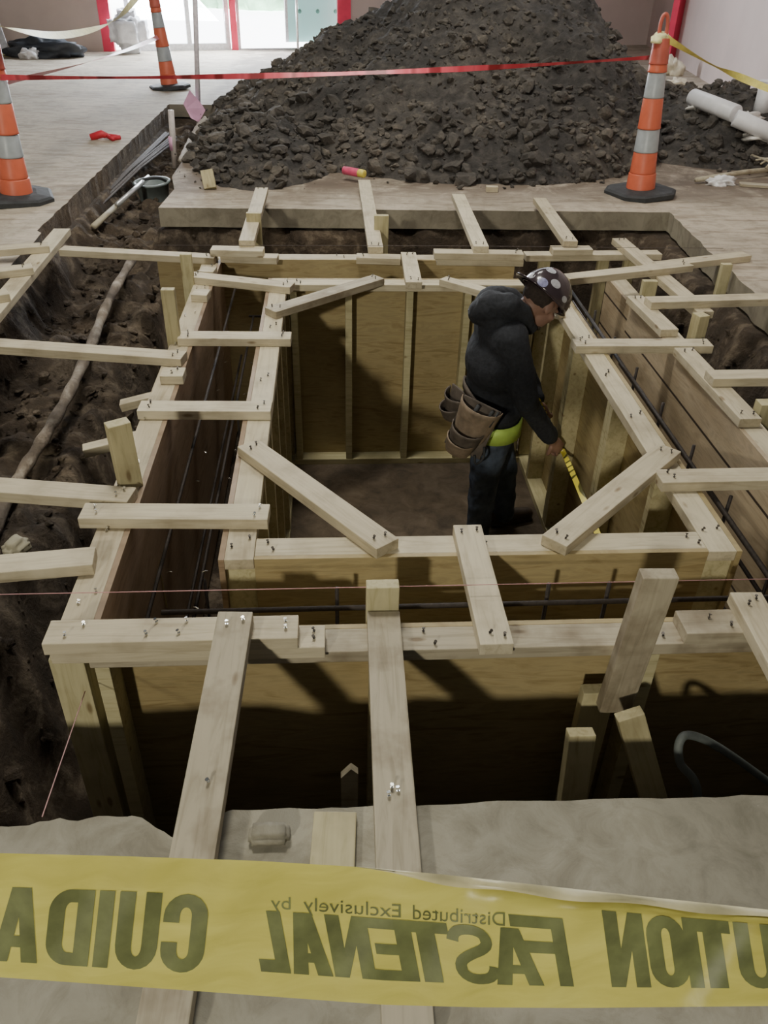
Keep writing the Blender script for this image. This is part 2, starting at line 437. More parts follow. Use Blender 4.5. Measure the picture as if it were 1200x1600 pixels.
pile = link('dirt_pile', pile_mesh(), DIRTP)
tag(pile, 'tall dark heap of excavated dirt piled on the slab behind the pit', 'dirt pile')
pts = []; sz = []
while len(pts) < 6800:
    x = rng.uniform(-1.5, 4.62); y = rng.uniform(6.5, 11.0)
    if x < -1.2 and y < 6.9: continue
    z = float(pile_z(np.array(x), np.array(y)))
    if z < .0:
        if rng.random() > .12 or z < -.12: continue
        zz = .005
    else: zz = z
    low = 1-min(1, max(0, z)/1.1); msk = float(fbm(np.array(x*1.3), np.array(y*1.3), 55, 3))+(.5-low)*.9
    if rng.random() < sst(-.1, .6, msk)*.6: continue
    s = .010+.034*rng.random()**2.4*(1+.7*low) + (.065*rng.random() if rng.random() < .12*(low+.25) else 0)
    if z < 0: s *= .5
    pts.append((x, y, zz+s*.25)); sz.append(s)
clods('dirt_clods', pts, sz, CLODM, 'crumbled brown clods covering the heap of dirt')
pts = []; sz = []
while len(pts) < 1500:
    r = rng.random()
    if r < .6: x = rng.uniform(XL+.06, -.95); y = rng.uniform(1.3, 6.0)
    elif r < .8: x = rng.uniform(XL+.06, -1.25); y = rng.uniform(6, 10.2)
    else: x = rng.uniform(1.9, 2.35); y = rng.uniform(2.5, 5.8)
    z = float(exc_z(np.array(x), np.array(y)))
    if z > -.2 or z < -1.1: continue
    s = .006+.028*rng.random()**2.5+(.045*rng.random() if rng.random() < .06 else 0)
    pts.append((x, y, z+s*.3)); sz.append(s)
clods('dirt_clods', pts, sz, DIRT, 'loose brown clods along the dirt banks of the pit')

# ------------------------------------------------------------------ formwork panels
ZB = -1.145
def panel(label, A, B, side, studs, ztop=0.0, zbot=ZB, ply=PLY, frame=W_YEL, topm=W_PINE, group='plywood form walls', dbl=False, nails=(), kind='d', plate2=None):
    """A->B: foot of the concrete side of the sheet; side=+1: frame on the left of A->B"""
    A = Vector((*A, 0)); B = Vector((*B, 0)); d = B-A; L = d.length; rz = math.atan2(d.y, d.x)
    root = empty('formwork_wall', A, rz); tag(root, label, 'formwork', group)
    s = side
    sh = link('plywood_sheet', box_mesh((L/2, s*.009, (ztop+zbot)/2), (L, .0178, ztop-zbot), .001), ply, root)
    link('top_plate', box_mesh((L/2, s*(.018+.0445), ztop-.019), (L, .089, .038), .003), topm, root)
    link('bottom_plate', box_mesh((L/2, s*(.018+.0445), zbot+.019), (L, .089, .038), .003), frame, root)
    for x in studs:
        b = box_mesh((x, s*(.018+.0445), (ztop+zbot)/2), (.038, .088, ztop-zbot-.078), .002)
        st = link('stud', b, frame, root)
    tp = root.children[1] if False else None
    for (fx, fy) in nails:
        put_nail(root, fx*L, s*(.018+.0445)+fy*.089, ztop, kind)
    return root
def nl(n, seed, a=.04, b=.96):
    r = random.Random(seed); out = []
    for k in range(n):
        f = a+(b-a)*k/(max(1, n-1)); out.append((f+r.uniform(-.005, .005), r.uniform(.1, .3))); out.append((f+.012+r.uniform(-.005, .005), r.uniform(-.3, -.1)))
    return out
XIL, XIR, YIF, YIB = -.356, 1.265, 1.975, 4.515
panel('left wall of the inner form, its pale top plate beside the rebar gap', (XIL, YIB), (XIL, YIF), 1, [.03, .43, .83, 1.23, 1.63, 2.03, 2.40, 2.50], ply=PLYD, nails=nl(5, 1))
panel('right wall of the inner form with open studs facing the worker', (XIR, YIF), (XIR, YIB), 1, [.03, .12, .50, 1.05, 1.09, 1.70, 1.74, 2.2, 2.48], nails=nl(7, 2))
panel('front wall of the inner form, plywood face nearest the camera', (XIL+.108, YIF), (XIR-.108, YIF), 1, [.03, .4, .8, 1.2, 1.36], nails=nl(3, 3, .03, .97))
panel('back wall of the inner form with vertical studs on tan plywood', (XIL+.108, YIB), (XIR-.108, YIB), -1, [.03, .335, .675, 1.00, 1.36], nails=nl(3, 4))
XOL, XOR, YOF, YOB = -.645, 1.585, 1.680, 4.84
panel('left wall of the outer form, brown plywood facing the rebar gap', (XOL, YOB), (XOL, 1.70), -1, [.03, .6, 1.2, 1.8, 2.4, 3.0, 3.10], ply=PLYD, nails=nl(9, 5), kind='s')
panel('front wall of the outer form nearest the front slab, shaded plywood', (XOL-.0, YOF), (2.25, YOF), -1, [.03, .75, 1.5, 2.2], topm=W_WORN, nails=nl(4, 6, .3, .95))
panel('right wall of the outer form clad in long horizontal boards', (XOR, 1.70), (XOR, 4.17), -1, [.03, .6, 1.2, 1.8, 2.43], ply=PLYR, nails=nl(4, 7))
panel('short rear section of the right outer form near the back slab corner', (XOR+.06, 4.24), (XOR+.06, 4.78), -1, [.03, .27, .5], ztop=-.08, ply=PLYR)
panel('back wall of the outer form below the far slab edge', (-1.02, YOB), (1.09, YOB), 1, [.03, .5, 1.0, 1.5, 2.05], nails=nl(3, 8))
# second layer on the right end of the front outer plate
A = Vector((.93, 1.617, .020)); B = Vector((2.25, 1.617, .020))
board('wooden_board', 'weathered doubled board on the right end of the front form wall', 'board', A, B, .095, .038, mat=W_WORN, nail_at=[(.06, .1), (.1, -.2)])

# ------------------------------------------------------------------ loose boards
G1 = 'ties across the left rebar gap'; G2 = 'long braces on the left bank'; G3 = 'corner braces of the inner form'
G4 = 'boards reaching the far slab'; G5 = 'blocks on the back form wall'; G6 = 'boards on the right bank'; G7 = 'planks bridging to the front slab'
flat('nearest tie board over the left rebar gap, with two bright nails', (127, 798), (420, 800), nails='ab', kind='s', group=G1, mat=W_PINE)
flat('second nearest tie over the left rebar gap, with a dark loop mark', (217, 634), (424, 635), nails='ab', group=G1)
flat('third tie over the left rebar gap, level and short', (279, 523), (455, 524), nails='ab', group=G1)
flat('farthest tie over the left rebar gap, slanting down to the right', (296, 428), (457, 445), nails='ab', group=G1)
o = flat('small offcut block crosswise on the left outer plate beyond a long brace', (252, 581), (288, 581), group='offcut blocks on the left outer plate', nails='b')
flat('pale offcut block on the left outer plate before the back corner', (301, 456), (326, 457), group='offcut blocks on the left outer plate')
flat('small offcut tucked behind the slanting tie at the back left corner', (313, 420), (336, 421), group='offcut blocks on the left outer plate')
flat('long brace from the back left form corner to the left slab', (96, 387), (337, 400), w=.085, nails='b', group=G2)
flat('short board end under the long brace at the back left corner', (262, 392), (345, 397), ztop=.030, t=.028, w=.06, group=G2) if False else None
flat('long brace across the middle of the left dirt bank', (-190, 522), (287, 555), nails='b', group=G2)
flat('long brace across the left bank just beyond the nearest tie', (-400, 728), (206, 773), nails='b', kind='s', group=G2)
flat('nearest brace on the left bank, rising toward the left outer plate', (-480, 922), (147, 868), ztop=.0385, group=G2)
flat('long board lying along the left slab edge under three short boards', (97, 357), (-70, 553), ztop=.038, w=.10, group='boards on the left slab edge')
flat('farthest of three short boards lying on the board at the left slab edge', (-60, 392), (76, 381), ztop=.077, nails='b', group='short boards at the left slab edge')
flat('middle of three short boards lying on the board at the left slab edge', (-60, 428), (50, 415), ztop=.077, nails='b', group='short boards at the left slab edge')
flat('nearest of three short boards lying on the board at the left slab edge', (-60, 466), (12, 455), ztop=.077, group='short boards at the left slab edge')
# kickers low down, left
for lab, p, q, z in (('farther short kicker brace below the left outer form', (187, 622), (252, 612), -.20), ('nearer short kicker brace below the left outer form', (128, 692), (236, 672), -.20)):
    A = at(p[0], p[1], z-.02); B = at(q[0], q[1], z); A.z = z-.06; B.z = z-.02
    B.x = min(B.x, XOL-.112)
    board('wooden_brace', lab, 'brace', A, B, .06, .038, mat=W_PINE, group='kicker braces on the left')
# corner braces
flat('diagonal corner brace at the near left corner of the inner form', (387, 692), (606, 850), nails='ab', group=G3)
flat('diagonal corner brace at the near right corner of the inner form', (1047, 699), (866, 845), nails='ab', group=G3)
flat('diagonal corner brace at the far left corner of the inner form', (422, 484), (592, 432), nails='ab', group=G3, mat=W_WORN)
flat('diagonal corner brace at the far right corner, behind the hard hat', (692, 434), (880, 486), nails='a', group=G3, w=.07)
flat('short tie from inner to outer form at the middle of the back', (638, 394), (647, 574-133), nails='ab', group='middle ties between the forms', ztop=.039)
flat('tie from inner to outer form at the middle of the front', (730, 820), (777, 1007), nails='ab', group='middle ties between the forms', mat=W_PINE)
# far boards
flat('leftmost board from the back form wall to the far slab', (409, 293), (385, 376), ztop=.116, nails='a', group=G4)
flat('second board from the left to the far slab, beside the marking can', (569, 281), (587, 386), ztop=.078, nails='b', group=G4)
flat('third board from the left to the far slab', (716, 303), (752, 385), ztop=.116, nails='b', group=G4)
flat('rightmost board to the far slab, slanting beside the barrel', (843, 309), (892, 377), ztop=.078, nails='b', group=G4)
flat('long slanting board crossing the back right corner', (967, 372), (1103, 487), nails='a', group=G6, ztop=.039)
flat('upper offcut block under the leftmost far board', (330, 387), (412, 389), ztop=.078, group=G5)
flat('lower offcut block under the leftmost far board', (346, 397), (434, 400), ztop=.039, group=G5, w=.085)
flat('offcut block under the second far board', (557, 399), (626, 401), ztop=.039, group=G5, nails='a')
flat('upper of two stacked boards under the third far board', (678, 392), (817, 394), ztop=.078, nails='b', group=G5)
flat('lower of two stacked boards under the third far board', (682, 402), (817, 404), ztop=.039, group=G5, t=.037, w=.075)
flat('offcut block under the rightmost far board', (862, 387), (924, 387), ztop=.039, group=G5)
o = flat('long board behind the hard hat at the back right of the forms', (820, 396), (1031, 394), ztop=.0, group=G5)
# right side
flat('sloping board just right of the hard hat toward the back right corner', (884, 432), (1077, 411), ztop=.078, group=G6, nails='b')
flat('board continuing right from the back corner onto the slab', (1022, 413), (1167, 396), ztop=.039, group=G6)
flat('board running right off the frame above the right form wall', (1013, 468), (1290, 460), ztop=.078, group=G6)
flat('tie across the right rebar gap nearest the worker', (897, 535), (1110, 535), nails='ab', group='ties across the right rebar gap')
flat('tie across the right rebar gap nearest the near corner brace', (1029, 744), (1600, 733), nails='a', group='ties across the right rebar gap')
flat('short brace running right from the doubled right wall plate', (1109, 585), (1470, 581), ztop=.078, group=G6)
flat('short doubled plank on top of the right outer form, far one', (992, 462), (1047, 515), ztop=.039, group='doubled planks on the right outer form', nails='a')
flat('long doubled plank on top of the right outer form, near one', (1068, 543), (1174, 655), ztop=.039, group='doubled planks on the right outer form', nails='ab')
# front planks
flat('left plank from the stacked boards to the front slab', (368, 955), (246, 1640), ztop=.116, nails='a', kind='s', group=G7, mat=W_WORN, tilt=-.078, nail_at=[(.5, .1)])
flat('middle plank from the front form wall to the front slab', (599, 955), (640, 1640), group=G7, mat=W_WORN, kind='s', nail_at=[(.53, -.05), (.54, .1), (.55, -.12)])
flat('plank at the right edge of the photo slanting onto the front form', (1165, 925), (1398, 1345), ztop=.077, tilt=-.039, nails='a', group=G7, mat=W_PINE)
flat('upper long board stacked at the near left form corner, full of nails', (72, 988), (466, 979), ztop=.077, group='stacked boards at the near left corner', kind='s',
     nail_at=[(.08, -.2), (.14, .25), (.43, .3), (.55, .28), (.40, -.2), (.53, -.2), (.69, -.1), (.77, .25), (.95, .2), (.95, -.1)])
flat('lower board stacked at the near left form corner', (84, 1003), (508, 994), ztop=.0385, group='stacked boards at the near left corner', nail_at=[(.96, .2), (.96, -.1)], w=.085)
flat('short board block lying flat on the front slab by the middle plank', (524, 1268), (516, 1400), ztop=.019, t=.018, w=.09, mat=W_YEL, group='offcuts')
# posts
post('short stake with a cut top rising behind the middle plank', (598, 912), 1.712, -.5, mat=W_YEL)
post('stake nearer the middle of the left outer form', (262, 451), 3.62, -.75, w=.06)
post('stake by the back left form corner', (290, 396), 4.42, -.75, w=.06)
post('tilted stake standing by the left outer plate near the second brace', (183, 660), 2.40, -.55, w=.075, d=.05, rz=.5, lean=(.02, 0))
post('block stake standing beside the leftmost far board', (396, 332), 5.22, -.5)
post('block stake standing beside the second far board', (596, 336), 5.20, -.5)
post('stake standing among the ties on the right outer form', (1096, 491), 3.72, -.5, w=.06, d=.06, rz=.3)
post('stake under the crossing boards at the back right corner', (1016, 438), 4.35, -.6, w=.08)
post('stake at the right edge beside the long doubled plank', (1197, 628), 2.9, -.5, w=.06, d=.06)
post('stake holding the board end on the right slab bank', (1136, 412), 4.62, -.35, w=.06)
for k, (u, lab) in enumerate(((851, 'stud under the long back right board, nearest the hard hat'), (943, 'stud under the long back right board, middle'), (984, 'stud under the long back right board, rightmost'))):
    p = atY(u, 404, 4.99); board('wooden_stud', lab, 'stud', (p.x, 4.99, ZB), (p.x, 4.99, -.04), .07, .038, wdir=(1, 0, 0), mat=W_YEL, group='studs under the back right board')
# outer corner stud seen under the stacked boards, leaning uprights in front pit
board('wooden_stud', 'corner post standing below the stacked boards in the front pit', 'stud', (-.70, 1.60, ZB), (-.70, 1.60, -.002), .089, .06, wdir=(1, 0, 0), mat=W_YEL)
T = atY(1030, 896, 1.50)
board('wooden_stud', 'dim stud below the tall upright board on the front form wall', 'stud', (T.x-.05, 1.57, ZB), (T.x-.05, 1.57, -.16), .089, .038, wdir=(1, 0, 0), mat=W_YEL)
board('wooden_stake', 'tall upright board nailed to the front right of the outer form', 'stake', T, (T.x-.01, 1.535, -.20), .089, .038, wdir=(1, 0, 0), mat=W_WORN, group='upright wooden stakes')
T = atY(983, 1115, 1.40)
board('wooden_stake', 'board leaning under the tall upright in the front pit', 'stake', T, (T.x+.27, 1.25, -.80), .070, .038, wdir=(1, 0, 0), mat=W_YEL, group='boards standing in the front pit')
T = atY(908, 1143, 1.40)
board('wooden_stake', 'dim board leaning left of the tall upright in the front pit', 'stake', T, (T.x-.01, 1.25, -.85), .070, .038, wdir=(1, 0, 0), mat=W_YEL, group='boards standing in the front pit')
T = atY(546, 1197, 1.36)
bm = bmesh.new(); w = .022; d_ = .010
outl = [(-w, -.9), (w, -.9), (w, -.02), (.004, .0), (-w, -.035)]
f0 = [bm.verts.new((x, -d_, z)) for x, z in outl]; f1 = [bm.verts.new((x, d_, z)) for x, z in outl]
bm.faces.new(f0); bm.faces.new(f1[::-1])
for i in range(5): bm.faces.new((f0[i], f1[i], f1[(i+1) % 5], f0[(i+1) % 5]))
bmesh.ops.recalc_face_normals(bm, faces=bm.faces)
o = link('survey_stake', bm_mesh(bm), W_WORN, loc=(T.x, 1.36, T.z)); tag(o, 'thin grey pointed stake just behind the broken front slab edge', 'stake')
# bent grey hose in the front pit
hp = [atY(1088, 1260, 1.28), atY(1062, 1190, 1.30), atY(1064, 1155, 1.32), atY(1085, 1150, 1.34), atY(1130, 1172, 1.36), atY(1205, 1225, 1.36), atY(1290, 1290, 1.34)]
h0 = hp[0].copy(); h0.z = -.9
o = tube('conduit', smooth_path([h0]+hp), .011, simple('grey_conduit', (.12, .135, .13), .6), 10); tag(o, 'grey flexible conduit bending up at the right of the front pit', 'conduit')

# concrete chunk on the front slab
def chunk(name, label, cat, loc, s, mat, seed=1, rz=0, group=None):
    bm = bmesh.new(); add_box(bm, (0, 0, 0), s); bmesh.ops.bevel(bm, geom=list(bm.edges), offset=min(s)*.3, segments=3, affect='EDGES')
    bmesh.ops.subdivide_edges(bm, edges=[e for e in bm.edges if e.calc_length() > .02], cuts=3, use_grid_fill=True)
    for v in bm.verts:
        n = float(fbm(np.array(v.co.x*40+seed), np.array(v.co.y*40+v.co.z*30), seed, 3)); v.co += v.co.normalized()*n*min(s)*.08
    o = link(name, bm_mesh(bm, True), mat, loc=loc, rot=(0, 0, rz)); tag(o, label, cat, group); return o
p = at(420, 1303, .015); chunk('concrete_chunk', 'oblong chunk of grey concrete on the broken edge of the front slab', 'concrete chunk', (p.x, p.y, .0155), (.085, .045, .03), CON, 3, .0)

# ------------------------------------------------------------------ rebar in the gaps
def rebar(label, pts, r=.0065, group='rebar in the form gaps', name='rebar_bar'):
    o = tube(name, pts, r, REBAR, 6); tag(o, label, 'rebar', group); return o
rg = 'horizontal bars in the left gap'
for k, (x, z) in enumerate(((-.56, -.12), (-.47, -.30), (-.56, -.55), (-.47, -.8))):
    rebar('dark horizontal rebar running along the left gap, ' + ['topmost', 'second down', 'third down', 'lowest'][k], [(x, 1.75, z), (x, 4.7, z+.01)], group=rg)
for k, (x, z) in enumerate(((1.325, -.04), (1.36, -.16), (1.49, -.55), (1.37, -.7))):
    rebar('dark horizontal rebar running along the right gap, ' + ['topmost', 'second down', 'third down', 'lowest'][k], [(x, 1.75, z), (x, 4.4, z+.01)], (.009, .008, .0065, .0065)[k], group='horizontal bars in the right gap')
for k, (y, z) in enumerate(((1.80, -.05), (1.88, -.28), (1.80, -.5))):
    rebar('dark horizontal rebar across the front gap, ' + ['topmost', 'second down', 'lowest'][k], [(-.5, y, z), (1.5, y, z+.012)], .008, group='horizontal bars in the front gap')
for k, (y, z) in enumerate(((4.66, -.08), (4.72, -.3))):
    rebar('dark horizontal rebar across the back gap, ' + ['upper', 'lower'][k], [(-.5, y, z), (1.5, y, z)], group='horizontal bars in the back gap')
vl = 'vertical bars in the left gap'
for y in (2.5, 3.9):
    rebar('dark vertical rebar standing in the left gap', [(-.51, y, ZB), (-.51, y, -.5)], group=vl)
for y in (1.95, 2.3, 2.65, 3.0, 3.35, 3.7, 4.05):
    rebar('dark vertical rebar stub standing in the right gap', [(1.355, y, ZB), (1.365, y, -.01)], group='vertical bars in the right gap')
for x in (.0, .62, .80):
    rebar('dark vertical rebar standing in the front gap', [(x, 1.83, ZB), (x, 1.83, .005)], group='vertical bars in the front gap')
# snap ties: bright little wire clips in the gap
TIE = bmesh.new(); tube_bm(TIE, [(-.009, 0, 0), (0, 0, .003), (.009, 0, 0)], .002, 6); TIE = bm_mesh(TIE); TIE.materials.append(STEEL)
for k, (u, v, x) in enumerate(((341, 610, -.62), (334, 655, -.62), (320, 707, -.62), (308, 752, -.62), (320, 892+1, -.42), (383, 616, -.45), (376, 655, -.45), (367, 704, -.45), (358, 748, -.45), (353, 566, -.62), (392, 567, -.45), (265, 894, -.62), (306, 950, -.42))):
    d = ray(u, v); t = x/d[0]; P = Vector(np.array([0, 0, H])+d*t)
    if P.z < ZB+.05 or P.y < 1.7: P = at(u, v, -.3)
    o = link('form_tie', TIE, None, loc=P, rot=(0, 0, random.uniform(-.6, .6))); tag(o, 'tiny bright wire tie glinting in the dark left gap', 'form tie', 'wire ties in the left gap')

# ------------------------------------------------------------------ pipe and rocks on the left bank
PIPE = dirt('dirty_pipe', (.26, .22, .18), (.62, .58, .52), 5, .8)
pp = []
for (u, v, z) in ((207, 405, -.24), (170, 470, -.27), (140, 545, -.30), (105, 620, -.33), (65, 690, -.36), (25, 755, -.40), (-20, 850, -.44)):
    pp.append(at(u, v, z))
o = tube('old_pipe', smooth_path(pp, 6), [.027+.004*math.sin(k*1.9) for k in range(6*6+1)], PIPE, 14); tag(o, 'dirty pale pipe running along the left dirt bank', 'pipe')
for k, (u, v, s, z, lab) in enumerate(((140, 403, .07, -.33, 'rounded rock below the long back brace, left one'), (161, 420, .07, -.35, 'rounded rock below the long back brace, middle one'), (180, 422, .05, -.35, 'rounded rock below the long back brace, right one'), (25, 855, .07, -.40, 'pale rock on the left bank above the nearest brace'))):
    p = at(u, v, z); chunk('rock', lab, 'rock', p, (s*1.5, s*1.2, s), DIRT if k < 3 else simple('pale_rock', (.36, .33, .24), .9), 5+k, .4*k, group='rocks on the left bank')

# ------------------------------------------------------------------ side trench contents
RB = simple('rebar_grey', (.16, .15, .155), .95, .0, .3, 60)
for k in range(7):
    a = at(262-5*random.random()+k*3, 212+k*2, -.13); b = at(122+k*5+random.uniform(-4, 4), 340-k*2+random.uniform(-4, 4), -.20)
    a.z = -.10+.008*(k % 3); b.z = -.20+.008*(k % 2)
    o = tube('rebar_bar', [a, a.lerp(b, .5)+Vector((0, 0, .004*k)), b], .009, RB, 6); tag(o, 'grey reinforcing bar in the bundle lying in the left side trench', 'rebar', 'rebar bundle in the side trench')
a = at(232, 277, -.10); b = at(183, 320, -.15); o = tube('steel_tube', [a, b], .020, simple('bright_tube', (.62, .62, .62), .35, .6), 14); tag(o, 'bright silver tube end lying over the grey bin in the trench', 'tube')
a = at(182, 322, -.17); b = at(146, 354, -.20); o = tube('wooden_pole', [a, b], .022, W_WORN, 12); tag(o, 'tan wooden pole lying in the side trench beyond the slab corner', 'pole')
# grey bin lying in the trench
c = at(240, 296, -.20); bm = bmesh.new(); rr = .12
prof = [(rr*.85, 0), (rr*1.0, .13), (rr*1.12, .135), (rr*1.12, .15), (rr*.95, .15), (rr*.8, .02), (0.001, .02)]
rings = [[bm.verts.new((r*math.cos(t)*1.15, r*math.sin(t), z)) for t in [2*math.pi*k/20 for k in range(20)]] for r, z in prof]
for i in range(len(rings)-1):
    for k in range(20): bm.faces.new((rings[i][k], rings[i][(k+1) % 20], rings[i+1][(k+1) % 20], rings[i+1][k]))
bin_ = link('plastic_bin', bm_mesh(bm, True), GREYP, loc=(c.x, c.y, -.28), rot=(.08, -.06, .3)); tag(bin_, 'grey plastic tub half buried in the side trench with tools over it', 'tub')
hnd = tube('handle', smooth_path([(-.12, -.05, .14), (-.07, -.1, .20), (.05, -.1, .20), (.12, -.03, .14)]), .012, RUBBER, 8, bin_)
# white post and small pole pieces
a = at(272, 252, -.22); T = atY(267, 172, a.y); o = tube('marker_post', [(a.x, a.y, -.28), (T.x, T.y, T.z)], .028, simple('post_white', (.62, .55, .52), .6), 12)
tag(o, 'short white plastic post standing in the side trench', 'post')
m1 = Vector((a.x, a.y, -.05)); tube('pink_band', [(a.x, a.y, -.12), (a.x, a.y, .0)], .0295, PINK, 12, o)
P = smooth_path([at(283, 251, -.2), at(295, 225, -.14), at(310, 198, -.08), at(322, 185, -.02)], 6)
o = tube('corrugated_pipe', P, [.026+.005*(k % 2) for k in range(len(P))], simple('pipe_cream', (.50, .45, .40), .7), 10); tag(o, 'cream corrugated pipe lying beside the white post', 'pipe')
# long thin pole with pink flag
base = at(309, 178, .0); top = atY(303, -60, base.y)
o = tube('marker_pole', [(base.x, base.y, -.1), top], .026, simple('pole_white', (.70, .64, .68), .5), 10); tag(o, 'tall thin white pole standing at the end of the side trench', 'pole')
bm = bmesh.new(); fl = [(-.075, .03), (-.02, .12), (.05, .03), (.075, -.01), (.02, -.09), (-.03, -.06)]
vs = [bm.verts.new((x, .02*math.sin(x*40), z)) for x, z in fl]; bm.faces.new(vs)
bmesh.ops.subdivide_edges(bm, edges=bm.edges, cuts=2)
fg = link('flag', bm_mesh(bm), PINK, loc=(base.x-.02, base.y-.06, .06)); fg.scale = (1.5, 1, 1.5); tag(fg, 'pink plastic flag tied low on the tall white pole', 'flag')

# red glove-like plastic on the slab
def crumple(name, label, cat, loc, size, mat, seed, amp=.35, sub=4, rz=0, group=None):
    co, f = ico(sub); s = np.array(size)
    n = np.array([fbm(np.array(p[0]*2.3+seed), np.array(p[1]*2.3+p[2]*1.7), seed, 4) for p in co])
    co = co*(1+amp*n)[:, None]*s; co[:, 2] = np.maximum(co[:, 2], -s[2]*.5)
    o = link(name, np_mesh(co, f, True), mat, loc=(loc[0], loc[1], loc[2]+s[2]*.5), rot=(0, 0, rz)); tag(o, label, cat, group); return o
p = at(160, 218, .0); bm = bmesh.new()
tube_bm(bm, [(-.10, -.02, .02), (0, .02, .045), (.06, .0, .03)], [.03, .035, .02], 8); tube_bm(bm, [(.03, .03, .03), (.12, -.02, .02), (.16, .01, .02)], [.02, .03, .025], 8); tube_bm(bm, [(.05, .0, .03), (.12, -.07, .012)], [.02, .018], 8)
o = link('red_glove', bm_mesh(bm, True), RED, loc=(p.x, p.y, 0)); tag(o, 'crumpled red glove lying on the bare slab between two barrels', 'glove')

# blocks and can near the pile
def place_on(u, v, z): q = at(u, v, z); return q
q = at(327, 285, .05); board('wood_block', 'yellow wood block standing tilted on the dirt at the slab corner', 'wood block', (q.x+.005, q.y, .002), (q.x-.02, q.y+.07, .115), .09, .06, wdir=(1, 0, 0), mat=W_YEL)
q = at(768, 299, .0); board('wood_block', 'tiny pale wood offcut at the foot of the dirt heap', 'wood block', (q.x-.045, q.y, .02), (q.x+.045, q.y-.01, .02), .06, .038, mat=W_PINE)
a = at(537, 268, .06); b = at(570, 274, .06); can = empty('marking_can', a); tag(can, 'pink marking can with a yellow cap lying at the foot of the dirt heap', 'can')
d = (b-a); tube('can_body', [(0, 0, 0), d*.02, d*.68, d*.72], [.026, .031, .031, .028], simple('can_pink', (.72, .10, .20), .35), 16, can)
tube('cap', [d*.72, d*.74, d*.98, d*1.0], [.028, .030, .029, .022], simple('can_yellow', (.78, .66, .12), .4), 16, can)
can.location = (a.x, a.y, .07)

# ------------------------------------------------------------------ channelizer barrels
def barrel(label, base, top, hidden=False, body=ORANGE):
    base = Vector(base); top = Vector(top); ax = (top-base); Ht = ax.length; ax.normalize()
    root = empty('traffic_cone', base); tag(root, label, 'traffic cone', 'orange channelizer cones')
    root.rotation_euler = Vector((0, 0, 1)).rotation_difference(ax).to_euler()
    def lathe(name, prof, mat, n=32):
        bm = bmesh.new(); rings = [[bm.verts.new((r*math.cos(2*math.pi*k/n), r*math.sin(2*math.pi*k/n), z)) for k in range(n)] for r, z in prof]
        for i in range(len(rings)-1):
            for k in range(n): bm.faces.new((rings[i][k], rings[i][(k+1) % n], rings[i+1][(k+1) % n], rings[i+1][k]))
        bm.faces.new(rings[0][::-1]); bm.faces.new(rings[-1]); return link(name, bm_mesh(bm, True), mat, root)
    k = Ht/1.16
    def R(z): return .100-.046*min(1, z/1.02)
    segs = [('body_section', .03, .155, body, .008), ('body_section', .155, .30, body, 0), ('reflective_band', .30, .455, BANDW, -.001), ('body_section', .455, .655, body, .001),
            ('reflective_band', .655, .815, BANDW, -.001), ('body_section', .815, .865, body, .002), ('body_section', .865, 1.02, ORANGED, .004)]
    for nm, z0, z1, m_, ex in segs:
        lathe(nm, [(R(z0)+ex, z0*k), (R(z0)+ex+.003, z0*k+.004), (R(z0)+ex+.001, z0*k+.012), (R(z1)+ex, z1*k-.006), (R(z1)+ex-.004, z1*k)], m_)
    # handle loop
    P = [(-.022, 0, 1.01*k), (-.026, 0, 1.08*k), (-.018, 0, 1.14*k), (0, 0, 1.16*k), (.018, 0, 1.14*k), (.026, 0, 1.08*k), (.022, 0, 1.01*k)]
    tube('handle', smooth_path(P, 4), .013, ORANGED, 10, root)
    # rubber base: chamfered square
    bm = bmesh.new()
    def ring(s, c, z): return [bm.verts.new((x, y, z)) for x, y in ((s, c), (c, s), (-c, s), (-s, c), (-s, -c), (-c, -s), (c, -s), (s, -c))]
    rs = [ring(.235, .13, 0), ring(.235, .13, .03), ring(.215, .12, .042), ring(.13, .08, .052), ring(.11, .05, .05)]
    for i in range(len(rs)-1):
        for j in range(8): bm.faces.new((rs[i][j], rs[i+1][j], rs[i+1][(j+1) % 8], rs[i][(j+1) % 8]))
    bm.faces.new(rs[-1][::-1]); bm.faces.new(rs[0]); bmesh.ops.recalc_face_normals(bm, faces=bm.faces)
    link('rubber_base', bm_mesh(bm), RUBBER, root, rot=(0, 0, .35))
    return root
p = at(999, 304, .0); T = atY(1040, 22, p.y); b1 = barrel('orange cone with white bands beside the dirt heap, yellow tape at its handle', (p.x, p.y, .003), T)
RC = (Vector((p.x, p.y, 0)), T)
p = at(28, 312, .0); T = atY(-22, 30, p.y); b2 = barrel('near left orange cone on the slab, red tape tied round it', (p.x, p.y, .003), T); LC = (Vector((p.x, p.y, 0)), T)
p = at(266, 138, .0); b3 = barrel('far orange cone standing alone on the bright slab', (p.x, p.y, .003), (p.x-.09, p.y, 1.16)); FC = (Vector((p.x, p.y, 0)), Vector((p.x-.09, p.y, 1.16)))

# ribbons / barrier tapes -----------------------------------------
def ribbon(name, label, cat, pts, width, mat, n=10, twist=None, group=None, wdir=(0, 0, 1), parent=None):
    P = smooth_path(pts, n); vs = []; fs = []
    for i, p in enumerate(P):
        a = 0 if twist is None else twist(i/len(P)); d = (P[min(i+1, len(P)-1)]-P[max(i-1, 0)]).normalized()
        w = Vector(wdir); w = (w-d*w.dot(d)).normalized(); w2 = d.cross(w); q = w*math.cos(a)+w2*math.sin(a)
        vs += [p+q*width/2, p-q*width/2]
    for i in range(len(P)-1): fs.append((2*i, 2*i+1, 2*i+3, 2*i+2))
    o = link(name, mesh_from(vs, fs, smooth=True), mat, parent)
    if parent is None: tag(o, label, cat, group)
    return o
mr, nt, b = new_mat('red_tape'); mp = coord(nt, (1, 0, 0), rnd=False); wv = nt.nodes.new('ShaderNodeTexNoise'); wv.inputs['Scale'].default_value = 5
